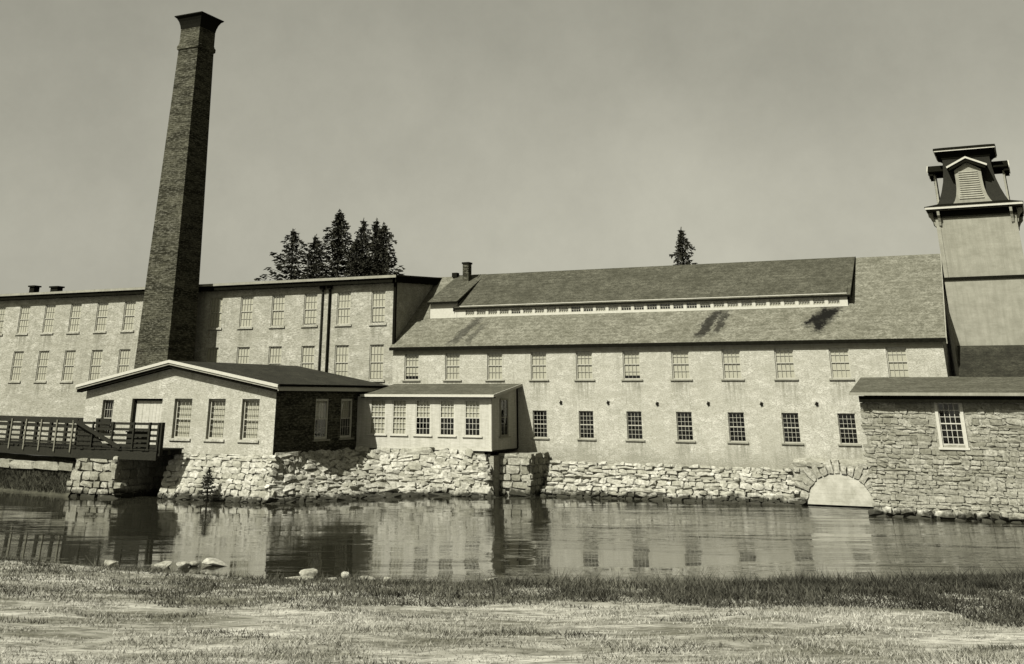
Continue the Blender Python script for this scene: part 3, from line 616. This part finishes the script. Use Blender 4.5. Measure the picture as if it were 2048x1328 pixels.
# pier at the end of it
PR = Thing('stone_pier', 'square stone pier with dark slot beside it between lean-to and mill', 'pier', (8.6, -2.6, 0))
PR.part('core', MB().box(7.62, 9.55, -2.75, -.1, -.4, 2.2), 'mortar')
lay_stones(PR, [(7.5, -2.75, 2.25), (9.65, -2.75, 2.25)], [(7.4, -2.95, -.25), (9.7, -2.95, -.25)], .36, .62, ST_WALL, .34, .08, .25, seed=31)
lay_stones(PR, [(9.58, -2.8, 2.25), (9.58, -.3, 2.25)], [(9.6, -2.9, -.25), (9.6, -.3, -.25)], .36, .62, ST_WALL, .3, .06, .25, seed=32)

# ================================================================== timber bridge and its abutment
BP = Thing('bridge_pier', 'pale stone pier carrying the timber bridge', 'pier', (-13, -14.5, 0))
BP.part('core', MB().box(-13.55, -10.45, -14.75, -8, -.4, 2.15), 'mortar')
lay_stones(BP, [(-13.55, -14.85, 2.2), (-10.4, -14.85, 2.2)], [(-13.95, -15.1, -.3), (-10.3, -15.1, -.3)], .44, .75, ST_WALL, .4, .08, .25, seed=41)
lay_stones(BP, [(-13.55, -12.6, 2.2), (-13.55, -14.8, 2.2)], [(-13.95, -12.6, -.3), (-13.95, -15.0, -.3)], .44, .7, ST_WALL, .4, .08, .25, seed=42)
lay_stones(BP, [(-10.45, -14.8, 2.2), (-10.45, -9, 2.2)], [(-10.38, -15.0, -.3), (-10.38, -9, -.3)], .44, .75, ST_WALL, .3, .05, .25, seed=43)
BR = Thing('timber_bridge', 'dark weathered timber footbridge with slatted railings leading to the boiler house', 'bridge', (-18, -13.9, 2.2))
BX0, BX1 = -13.9, -7.7
for y in (-14.85, -13.9, -12.95): BR.part('beam', MB().box(BX0, BX1, y-.12, y+.12, 1.98 if y < -14 else 2.2, 2.46), 'timber')
x = BX0
while x < BX1-.1:
    BR.part('deck_plank', MB().box(x, x+.27, -15.02+random.uniform(-.04, .04), -12.75, 2.465+random.uniform(0, .012), 2.53), 'timber'); x += .285
bd = Vector((-1, .27, 0)).normalized(); bn = Vector((.27, 1, 0)).normalized(); P0 = Vector((-13.8, -14.95, 0)); LB = 26.0
def LP(s_, t, z): p = P0+bd*s_+bn*t; return (p.x, p.y, z)
for t in (.12, 1.0, 1.95): BR.part('beam', MB().bar(LP(0, t, 2.22), LP(LB, t, 2.22), .22, .48), 'timber')
q_ = .1
while q_ < LB:
    BR.part('deck_plank', MB().bar(LP(q_, -.05+random.uniform(-.04, .04), 2.50), LP(q_, 2.1, 2.50), .27, .06), 'timber'); q_ += .29
for t, s0, mt_ in ((-.04, .35, 'pale_timber'), (2.06, 1.15, 'timber')):
    for i in range(14): BR.part('post', MB().bar(LP(s0+1.8*i, t, 2.25), LP(s0+1.8*i, t, 3.95), .09 if mt_ == 'pale_timber' else .17), mt_)
    for z, hh in ((3.90, .24), (3.58, .10), (3.30, .11), (3.02, .11), (2.76, .10))[:5 if t < 1 else 2]: BR.part('rail', MB().bar(LP(0, t+.09, z), LP(LB, t+.09, z), .06, hh), 'timber')
# lower railing beyond the bend, to the boiler house corner
for y in (-14.9,):
    for x in (-12.6, -11.1, -9.55, -8.4, -7.75): BR.part('post', MB().bar((x, y, 2.3), (x, y, 3.9), .12 if x > -9 else .09), 'timber')
    for z in (3.82, 3.52, 3.22, 2.94, 2.70): BR.part('rail', MB().box(-13.8, -7.72, y+.05, y+.10, z-.065, z+.065), 'timber')
BR.part('corner_post', MB().bar((-7.68, -14.75, 2.2), (-7.68, -14.75, 3.9), .24), 'timber')
# slanting planked side of the ramp between the two levels
for i in range(6):
    BR.part('ramp_board', MB().hexa([(-14.0+.35*i, -14.80, 2.55), (-13.68+.35*i, -14.80, 2.55), (-13.68+.35*i, -14.74, 2.55), (-14.0+.35*i, -14.74, 2.55),
             (-14.0+.35*i, -14.80, 3.98-.20*i), (-13.68+.35*i, -14.80, 3.80-.20*i), (-13.68+.35*i, -14.74, 3.80-.20*i), (-14.0+.35*i, -14.74, 3.98-.20*i)]), 'timber')
BR.part('brace', MB().bar((-14.0, -14.99, 3.95), (-10.3, -14.99, 2.55), .16), 'timber')
bx_ = Thing('gate_box', 'dark wooden gate winch box on the bridge by the boiler house door', 'box', (-9.75, -14.3, 2.53))
bx_.part('body', MB().box(-10.3, -9.2, -14.6, -14.0, 2.53, 3.35), 'timber'); bx_.part('lid', MB().box(-10.36, -9.14, -14.66, -13.94, 3.353, 3.42), 'timber')
# culvert below the boiler house
CV = Thing('culvert', 'black culvert mouth under the bridge between pier and river wall', 'culvert', (-9.9, -10, 0))
CV.part('back_wall', MB().box(-11.6, -8.2, -6.2, -6.0, -.5, 2.3), 'mortar'); CV.part('ceiling', MB().box(-11.6, -8.3, -12.7, -6, 2.25, 2.42), 'mortar')
# coping blocks along the bank left of the pier
cp = Thing('bank_coping', 'row of pale coping stones along the bank left of the bridge pier', 'coping', (-25, -13.2, 1.5))
x = -14.1
while x > -40:
    w = random.uniform(1.2, 2.6); xm = x-w/2; mt = Matrix.Translation((xm, float(bankline(np.array(xm)))+.95+random.uniform(-.05, .05), 1.42+random.uniform(-.04, .04))) @ Matrix.Rotation(-.197, 4, 'Z') @ Matrix.Diagonal((w*1.08, .6, .46, 1))
    cp.inst('stone', random.choice(ST_WALL), None, mat4=mt); x -= w+.05

# ================================================================== stone annex at the right
AN = Thing('stone_annex', 'coursed stone annex with low eaves standing in the river at right', 'building', (33, -2, 0))
NX0, NX1, NY = 28.5, 41.0, -4.5
AN.part('wall_core', wall(MB(), front(NY), NX0, NX1, -.4, 5.25, [(32.0, 3.22, 33.0, 5.1)], .3), 'mortar', fix=False)
AN.part('side_wall', MB().quad((NX0, .1, -.4), (NX0, NY, -.4), (NX0, NY, 5.25), (NX0, .1, 6.0)), 'grey_stone', fix=False)
lay_stones(AN, [(NX0, NY-.02, 5.22), (36.6, NY-.02, 5.22)], [(NX0, NY-.06, .15), (36.6, NY-.06, .15)], .19, .40, ST_WALL + ST_MIX, .22, .034, .55,
           lambda P, w, h: (31.86-w*.45 < P.x < 33.14+w*.45 and 3.05 < P.z < 5.2), limit=300, seed=51, gap=-.01, rot=.07)
AN.part('window_surround', MB().box(31.86, 32.0, NY-.06, NY+.2, 3.1, 5.24).box(33.0, 33.14, NY-.06, NY+.2, 3.1, 5.24).box(31.8, 33.2, NY-.12, NY+.2, 3.0, 3.098), 'white_paint')
put_window(AN, (32.5, NY+.06, 3.22), .99, 1.88, 4, 6, panes=True, fr=.04, mun=.024, mat='white_paint')
arf = AN.part('roof', MB().slab((28.0, -5.05, 5.55), (NX1+.5, -5.05, 5.55), (NX1+.5, .25, 6.38), (28.0, .25, 6.38), .1), 'low_roof')
AN.part('fascia', MB().box(28.02, NX1, -5.12, -5.055, 5.42, 5.56), 'pale_board', arf)
AN.part('cornice', MB().box(28.42, NX1, -4.95, NY-.07, 5.10, 5.40), 'dark_paint', arf)
AN.part('upper_roof', MB().slab((32.95, -.1, 6.30), (NX1+.5, -.1, 6.30), (NX1+.5, 3.05, 8.05), (32.95, 3.05, 8.05), .1), 'dark_roof')
AN.part('upper_wall', MB().quad((32.95, .0, 5.9), (32.95, 3.05, 5.9), (32.95, 3.05, 7.95), (32.95, .0, 6.2)), 'grey_stone', fix=False)
FT = Thing('annex_footing', 'damp boulders with painted shade along the waterline below the stone annex', 'boulders', (32, -4.9, 0))
lay_stones(FT, [(28.4, -4.65, .35), (36.8, -4.7, .35)], [(28.4, -5.15, -.4), (36.8, -5.25, -.4)], .36, .6, ST_RUB, .5, .12, .3, seed=61, gap=.04, rot=.15)

# ================================================================== bell tower
TW = Thing('wooden_tower', 'square pale wooden tower with dark mansard belfry behind the annex', 'tower', (34.95, 5.1, 6))
tx, ty, hw = 34.95, 5.1, 2.08
TW.part('lower_body', MB().box(tx-hw-.06, tx+hw+.06, ty-hw-.06, ty+hw+.06, 5, 11.50), 'pale_board')
TW.part('string_course', MB().box(tx-hw-.14, tx+hw+.14, ty-hw-.14, ty+hw+.14, 11.50, 11.66), 'dark_paint')
TW.part('upper_body', MB().box(tx-hw, tx+hw, ty-hw, ty+hw, 11.66, 15.3), 'pale_board')
for sx in (-1, 1):
    for sy in (-1, 1): TW.part('corner_board', MB().box(tx+sx*(hw-.07)-.11, tx+sx*(hw-.07)+.11, ty+sy*(hw-.07)-.11, ty+sy*(hw-.07)+.11, 11.66, 15.2), 'pale_board')
TW.part('frieze', MB().box(tx-hw-.12, tx+hw+.12, ty-hw-.12, ty+hw+.12, 14.98, 15.34), 'dark_paint')
TW.part('cornice', MB().box(tx-2.50, tx+2.50, ty-2.50, ty+2.50, 15.34, 15.44), 'dark_paint')
TW.part('cornice_fascia', MB().box(tx-2.56, tx+2.56, ty-2.56, ty+2.56, 15.443, 15.585), 'white_paint')
TW.part('cornice_roof', MB().hexa([(tx+2.6*a, ty+2.6*b, 15.59) for a, b in ((-1, -1), (1, -1), (1, 1), (-1, 1))]+[(tx+1.9*a, ty+1.9*b, 15.80) for a, b in ((-1, -1), (1, -1), (1, 1), (-1, 1))]), 'dark_paint')
def bracket(cx_, cy_, dx, dy):
    s_ = Vector((-dy, dx, 0))*.07; p0 = Vector((cx_, cy_, 0))
    pr = [(0, 14.55), (.10, 14.55), (.14, 14.75), (.24, 14.95), (.38, 15.10), (.40, 15.335), (0, 15.335)]
    TW.part('bracket', MB().prism([p0+Vector((dx*a, dy*a, z))-s_ for a, z in pr], s_*2), 'pale_board')
for q in (-1.9, 1.9):
    bracket(tx+q, ty-hw-.005, 0, -1); bracket(tx+hw+.005, ty+q, 1, 0); bracket(tx-hw-.005, ty+q, -1, 0)
# mansard belfry
def tring(mb, prof):
    n = len(prof); vs_ = []
    for z, h in prof: vs_ += [(tx+sx*h, ty+sy*h, z) for sx, sy in ((-1, -1), (1, -1), (1, 1), (-1, 1))]
    return mb.add(vs_, [(4*i+j, 4*i+(j+1) % 4, 4*i+4+(j+1) % 4, 4*i+4+j) for i in range(n-1) for j in range(4)]+[(3, 2, 1, 0), tuple(4*(n-1)+j for j in range(4))])
BFZ = 15.75
TW.part('mansard_roof', tring(MB(), [(BFZ, 1.90), (BFZ+.35, 1.74), (BFZ+.8, 1.58), (BFZ+1.4, 1.42), (BFZ+2.0, 1.33), (BFZ+2.6, 1.28), (BFZ+2.95, 1.28)]), 'tower_shingle')
TW.part('top_frieze', tring(MB(), [(BFZ+2.75, 1.32), (BFZ+2.95, 1.36), (BFZ+3.08, 1.5), (BFZ+3.14, 1.62)]), 'dark_paint')
TW.part('top_fascia', tring(MB(), [(BFZ+3.145, 1.66), (BFZ+3.23, 1.66)]), 'white_paint'); TW.part('top_roof', tring(MB(), [(BFZ+3.233, 1.70), (BFZ+3.34, 1.68), (BFZ+3.45, 1.2)]), 'dark_paint')
def dormer(dx, dy):
    t = Vector((-dy, dx, 0)); o = Vector((dx, dy, 0)); c = Vector((tx, ty, 0)); 
    def P(a, b, z): return c+t*a+o*b+Vector((0, 0, z))
    D = 1.92; out = [(1.06, .0), (.93, .18), (.82, .45), (.74, .85), (.71, 1.3), (.71, 1.92)]
    poly = [P(a, D, BFZ+z) for a, z in out]+[P(0, D, BFZ+2.36)]+[P(-a, D, BFZ+z) for a, z in reversed(out)]
    face = TW.part('dormer_face', MB().prism(poly, -o*.10), 'pale_board')
    for i in range(13):
        z = BFZ+.25+.125*i; w = np.interp(z-BFZ, [0, .45, .85, 2], [.74, .6, .54, .5])
        TW.part('louvre', MB().hexa([P(-w, D+.035, z), P(w, D+.035, z), P(w, D+.005, z+.02), P(-w, D+.005, z+.02), P(-w, D+.05, z+.03), P(w, D+.05, z+.03), P(w, D+.004, z+.10), P(-w, D+.004, z+.10)]), 'pale_board', face)
    mbr = MB(); mbf = MB(); mbd = MB()
    for s_ in (-1, 1):
        mbr.hexa([P(0, .9, BFZ+2.55), P(s_*1.05, .9, BFZ+2.05), P(s_*1.05, D+.28, BFZ+2.05), P(0, D+.28, BFZ+2.55), P(0, .9, BFZ+2.63), P(s_*1.10, .9, BFZ+2.11), P(s_*1.10, D+.28, BFZ+2.11), P(0, D+.28, BFZ+2.63)])
        mbf.hexa([P(0, D+.282, BFZ+2.54), P(s_*1.07, D+.282, BFZ+2.03), P(s_*1.07, D+.33, BFZ+2.03), P(0, D+.33, BFZ+2.54), P(0, D+.282, BFZ+2.65), P(s_*1.10, D+.282, BFZ+2.13), P(s_*1.10, D+.33, BFZ+2.13), P(0, D+.33, BFZ+2.65)])
        mbd.hexa([P(0, D+.003, BFZ+2.34), P(s_*.98, D+.003, BFZ+1.88), P(s_*.98, D+.27, BFZ+1.88), P(0, D+.27, BFZ+2.34), P(0, D+.003, BFZ+2.53), P(s_*.98, D+.003, BFZ+2.04), P(s_*.98, D+.27, BFZ+2.04), P(0, D+.27, BFZ+2.53)])
    dr = TW.part('dormer_roof', mbr, 'dark_paint'); TW.part('pediment_board', mbf, 'white_paint', dr); TW.part('pediment_soffit', mbd, 'dark_paint', dr)
for q in ((0, -1), (1, 0), (-1, 0), (0, 1)): dormer(*q)

# ================================================================== spruces behind the mills
def spruce_mesh(seed, h=19.0, rb=3.4, dens=1.0, bare=.12):
    rg = random.Random(seed); cr = MB(); tk = MB(); n = 7
    for i in range(7):
        z0, z1 = h*i/7, h*(i+1)/7; a0, a1 = .24*(1-i/7)+.02, .24*(1-(i+1)/7)+.02
        vs_ = [(a0*math.cos(t), a0*math.sin(t), z0) for t in (0, 1.05, 2.09, 3.14, 4.19, 5.24)]+[(a1*math.cos(t), a1*math.sin(t), z1) for t in (0, 1.05, 2.09, 3.14, 4.19, 5.24)]
        tk.add(vs_, [(j, (j+1) % 6, 6+(j+1) % 6, 6+j) for j in range(6)])
    z = h*bare
    while z < h*.985:
        f = 1-z/h; L0 = rb*(f**.9)+.05; nb_ = max(4, int((5+4*f)*dens)); ph = rg.uniform(0, 6.3)
        for b in range(nb_):
            if rg.random() < .10: continue
            t = ph+2*math.pi*b/nb_+rg.gauss(0, .2); L = L0*rg.uniform(.62, 1.18); d = Vector((math.cos(t), math.sin(t), 0)); s_ = Vector((-d.y, d.x, 0))
            droop = -.26*f+.30*(1-f); tipup = .30
            segs = max(2, int(L/.42))
            pts = [Vector((0, 0, z))+d*(L*q/segs)+Vector((0, 0, L*(droop*(q/segs)*1.4+tipup*(q/segs)**2.4))) for q in range(segs+1)]
            tk.bar(pts[0], pts[-1], .035)
            for q in range(segs):
                w = .40*(1-.62*q/segs)*rg.uniform(.7, 1.3)*min(1, .12+L/2.0)
                for sd_ in (-1, 1):
                    for r_ in range(3):
                        a = pts[q].lerp(pts[q+1], rg.random()); e_ = a+d*rg.uniform(.15, .42)*min(1, L/1.3)+s_*sd_*w*rg.uniform(.6, 1.2)+Vector((0, 0, rg.uniform(-.26, .02)))
                        m_ = (a+e_)/2+Vector((rg.uniform(-.1, .1), rg.uniform(-.1, .1), rg.uniform(-.16, .12)))
                        cr.add([a, m_+Vector((0, 0, .05)), e_, m_-Vector((0, 0, .09))], [(0, 1, 2), (0, 2, 3)])
            tip = pts[-1]; cr.add([tip-d*.3+s_*.07, tip-d*.3-s_*.07, tip+d*.16, tip-d*.15+Vector((0, 0, -.16))], [(0, 1, 2), (0, 2, 3)])
        z += (.30+.55*f)*rg.uniform(.75, 1.2)
    for i in range(14):
        a = Vector((0, 0, h-.9*rg.random())); cr.add([a, a+Vector((rg.uniform(-.14, .14), rg.uniform(-.14, .14), .22)), a+Vector((rg.uniform(-.18, .18), rg.uniform(-.18, .18), -.05))], [(0, 1, 2)])
    return cr.mesh('crown', 'needles', fix=False), tk.mesh('trunk', 'bark', fix=False)
SPR = [spruce_mesh(1, 18.6, 5.6, 1.1), spruce_mesh(2, 18.0, 4.2, 1.1), spruce_mesh(3, 20.1, 5.2, 1.25), spruce_mesh(4, 19.2, 4.0, 1.1), spruce_mesh(5, 18.5, 5.0, 1.1)]
def spruce(x, y, tip, kind, wid, label, rz, base=2.0):
    cr, tk = SPR[kind]; hh = {0: 18.6, 1: 18.0, 2: 20.1, 3: 19.2, 4: 18.5}[kind]
    o = bpy.data.objects.new('spruce_tree', None); COL.objects.link(o); o.location = (x, y, base); o.rotation_euler = (0, 0, rz); k_ = (tip-base)/hh; o.scale = (k_*wid*1.38, k_*wid*1.38, k_)
    o['label'] = label; o['category'] = 'tree'; o['group'] = 'spruces behind the mills'
    for n_, me in (('trunk', tk), ('crown', cr)):
        c = bpy.data.objects.new(n_, me); COL.objects.link(c); c.parent = o
spruce(-27.55, 25, 20.7, 0, 1.0, 'leftmost spruce of the clump, its lower boughs reaching far left', .3)
spruce(-25.3, 25.5, 20.05, 1, 1.0, 'short narrow spruce, second from the left in the clump', 1.9)
spruce(-22.22, 25, 22.2, 2, 1.0, 'tallest and fullest spruce in the middle of the clump', 4.1)
spruce(-20.68, 27, 21.7, 3, .9, 'slender spruce just right of the tallest one', .9)
spruce(-19.5, 24, 19.4, 1, .9, 'lowest spruce of the clump, filling the gap right of centre', 3.3)
spruce(-18.58, 26, 21.4, 3, 1.0, 'tall spruce, second from the right in the clump', 2.4)
spruce(-17.1, 25, 20.65, 4, .95, 'rightmost spruce of the clump', 5.2)
spruce(11.8, 25, 18.6, 3, .95, 'lone spruce peeping over the long mill roof', 1.2)

# little evergreen at the waterline
bc, bt = spruce_mesh(11, 6.4, 2.5, 1.5, .02)
ev = bpy.data.objects.new('evergreen_shrub', None); COL.objects.link(ev); ev.location = (-4.6, -14.15, -.05); ev['label'] = 'small dark evergreen shrub at the waterline under the boiler house'; ev['category'] = 'shrub'; ev.scale = (.27, .27, .27)
for n_, me in (('stem', bt), ('foliage', bc)):
    c = bpy.data.objects.new(n_, me); COL.objects.link(c); c.parent = ev

# ================================================================== rocks
def rock_mesh(seed):
    rg = np.random.RandomState(seed); bm = bmesh.new(); bmesh.ops.create_icosphere(bm, subdivisions=2, radius=.5)
    pl = rg.normal(size=(13, 3)); pl /= np.linalg.norm(pl, axis=1)[:, None]; of = rg.uniform(.20, .42, 13)
    for v in bm.verts:
        p = np.array(v.co)
        for n_, o_ in zip(pl, of):
            e_ = p@n_-o_
            if e_ > 0: p = p-n_*e_*.97
        v.co = p+rg.normal(size=3)*.012
    me = bpy.data.meshes.new('rock'); bm.to_mesh(me); bm.free(); me.materials.append(M('river_rock')); return me
RK = [rock_mesh(i) for i in range(6)]
def rock(x, y, sx, sy, sz, label, k, rz=0., z=None):
    o = bpy.data.objects.new('rock', RK[k]); COL.objects.link(o); zz = max(0.0, float(bank_z(np.array(x), np.array(y)))) if z is None else z
    o.location = (x, y, zz+sz*.20); o.scale = (sx*1.1, sy, sz*.72); o.rotation_euler = (random.gauss(0, .1), random.gauss(0, .1), rz); o['label'] = label; o['category'] = 'rock'; o['group'] = 'rocks along the near bank'
for a in [(8.3, -35.1, .85, .7, .55, 'rounded pale rock alone at the left water edge', 0, .4), (9.5, -33.9, .75, .55, .45, 'left rock of the chain lying in the shallows', 1, .9),
          (9.95, -33.55, .5, .45, .4, 'low rock second in the chain in the shallows', 2, .2), (10.15, -33.2, .42, .3, .3, 'smallest rock in the middle of the shallows chain', 3, 1.2),
          (10.6, -32.7, 1.0, .6, .42, 'long flat rock ending the chain in the shallows', 4, .55), (14.8, -33.3, .72, .6, .6, 'upright pale rock standing in the dark reflection', 5, .3),
          (15.5, -34.7, 1.15, .6, .42, 'flat slab rock at the bank below the upright rock', 1, .5), (16.1, -34.0, .5, .35, .35, 'small rock right of the flat slab', 2, .8),
          (16.0, -33.0, .4, .3, .35, 'small leaning rock behind the flat slab', 3, .2), (16.8, -33.1, .7, .4, .26, 'low rock strip right of the slab', 4, .5),
          (17.5, -32.9, .45, .35, .3, 'dark topped stone further right along the edge', 0, .1), 
          (20.3, -31.5, .6, .35, .2, 'thin pale stone at the sedge edge', 2, .6)]:
    rock(*a)

# ================================================================== grasses (one mass each)
def blades(name, mat, px, py, pz, hgt, wid, label, cat, lean=.35, tone=None):
    n = len(px); a = np.random.uniform(0, 2*math.pi, n); l = np.random.normal(0, lean, (n, 2))
    ca, sa = np.cos(a)*wid/2, np.sin(a)*wid/2
    v = np.zeros((n, 3, 3)); v[:, 0] = np.stack([px-ca, py-sa, pz-.02], 1); v[:, 1] = np.stack([px+ca, py+sa, pz-.02], 1)
    v[:, 2] = np.stack([px+l[:, 0]*hgt, py+l[:, 1]*hgt, pz+hgt], 1)
    me = bpy.data.meshes.new(name); me.vertices.add(3*n); me.vertices.foreach_set('co', v.ravel()); me.loops.add(3*n); me.loops.foreach_set('vertex_index', np.arange(3*n, dtype=np.int32))
    me.polygons.add(n); me.polygons.foreach_set('loop_start', np.arange(0, 3*n, 3, dtype=np.int32)); me.update(calc_edges=True)
    at = me.attributes.new('tone', 'FLOAT', 'FACE'); at.data.foreach_set('value', (np.random.rand(n)**2 if tone is None else tone).astype(np.float32))
    me.materials.append(M(mat)); o = bpy.data.objects.new(name, me); COL.objects.link(o); o['kind'] = 'stuff'; o['label'] = label; o['category'] = cat; return o
def scatter(n, d0, d1, xr=(-8, 47), bias=1.0):
    x = np.random.uniform(*xr, n); d = d0+(d1-d0)*np.random.rand(n)**bias; y = np.interp(x, ex, ey)-d/.86; return x, y, d
def patch(x, y, s): return np.sin(x*s+1.7*np.sin(y*s*.8+.5))*np.sin(y*s*1.3+1.1*np.sin(x*s*.7))
def bandw(x): return np.interp(x, [-8, 12.4, 16.6, 19.6, 23.5, 29.3, 35.4, 47], [7.5, 7.6, 7.6, 7.0, 6.0, 7.0, 10.5, 11])    # width of the sedge belt
x, y, d = scatter(330000, -.1, 12, bias=.9); keep = (d < bandw(x)*(1+.12*patch(x, y, .6)))&(np.random.rand(len(x)) < np.interp(x, [-8, 10, 22, 28], [.3, .38, .7, 1.0])*(.75+.5*patch(x, y, 1.3))); x, y, d = x[keep], y[keep], d[keep]
pt = patch(x, y, 1.1)*.5+patch(x, y, 2.7)*.5; z = bank_z(x, y); hh = (.08+.14*np.random.rand(len(x)))*(1+.7*pt)*np.interp(d, [-.2, .5, 3, 8], [.8, 1.2, 1.0, .7])
hh *= np.where(np.random.rand(len(x)) < .12, 1.9, 1.0); hh *= np.interp(x, [-8, 8, 18, 24, 47], [.4, .45, .55, .9, .9])
blades('sedge', 'sedge', x, y, z, np.clip(hh, .04, .5), .032, 'belt of dark sedge and weeds along the near water edge', 'sedge', .75, np.clip(np.random.rand(len(x))**2+np.interp(x, [22, 33], [0, .55]), 0, 1.25))
def streak(x, y): u, v = x*math.cos(yaw)+y*math.sin(yaw), -x*math.sin(yaw)+y*math.cos(yaw); return np.sin(v*1.9+1.6*np.sin(u*.35)+.8*np.sin(u*1.1))*np.sin(u*.55+1.2*np.sin(v*.8))+.5*np.sin(v*4.3+2*np.sin(u*.8))*np.sin(u*1.7+v)
x, y, d = scatter(160000, 5, 19, bias=.9); st = streak(x, y); keep = (d > bandw(x)*.8)&(st > .62+.35*np.random.rand(len(x))); x, y, d = x[keep], y[keep], d[keep]
blades('weed_tufts', 'sedge', x, y, bank_z(x, y), .04+.08*np.random.rand(len(x)), .03, 'dark low weed tufts scattered in streaks over the grass', 'weeds', .8)
x, y, d = scatter(420000, 4, 20, bias=.9); pt = patch(x, y, .55)*.5+patch(x, y, 1.9)*.5; keep = (d > bandw(x)*.85)&(np.random.rand(len(x)) < .45+.6*pt); x, y, d, pt = x[keep], y[keep], d[keep], pt[keep]
z = bank_z(x, y); blades('meadow_grass', 'meadow_grass', x, y, z, (.025+.05*np.random.rand(len(x)))*(1+.8*pt), .026, 'short pale cropped grass on the near bank', 'grass', 1.0)
n = 16000; x = np.random.uniform(-45, -13.9, n); y = bankline(x)+np.random.uniform(.05, .85, n); blades('bank_weeds', 'bank_weed', x, y, lb(x, y), .12+.22*np.random.rand(n), .05, 'dark weeds on the river bank left of the pier', 'weeds', .5)
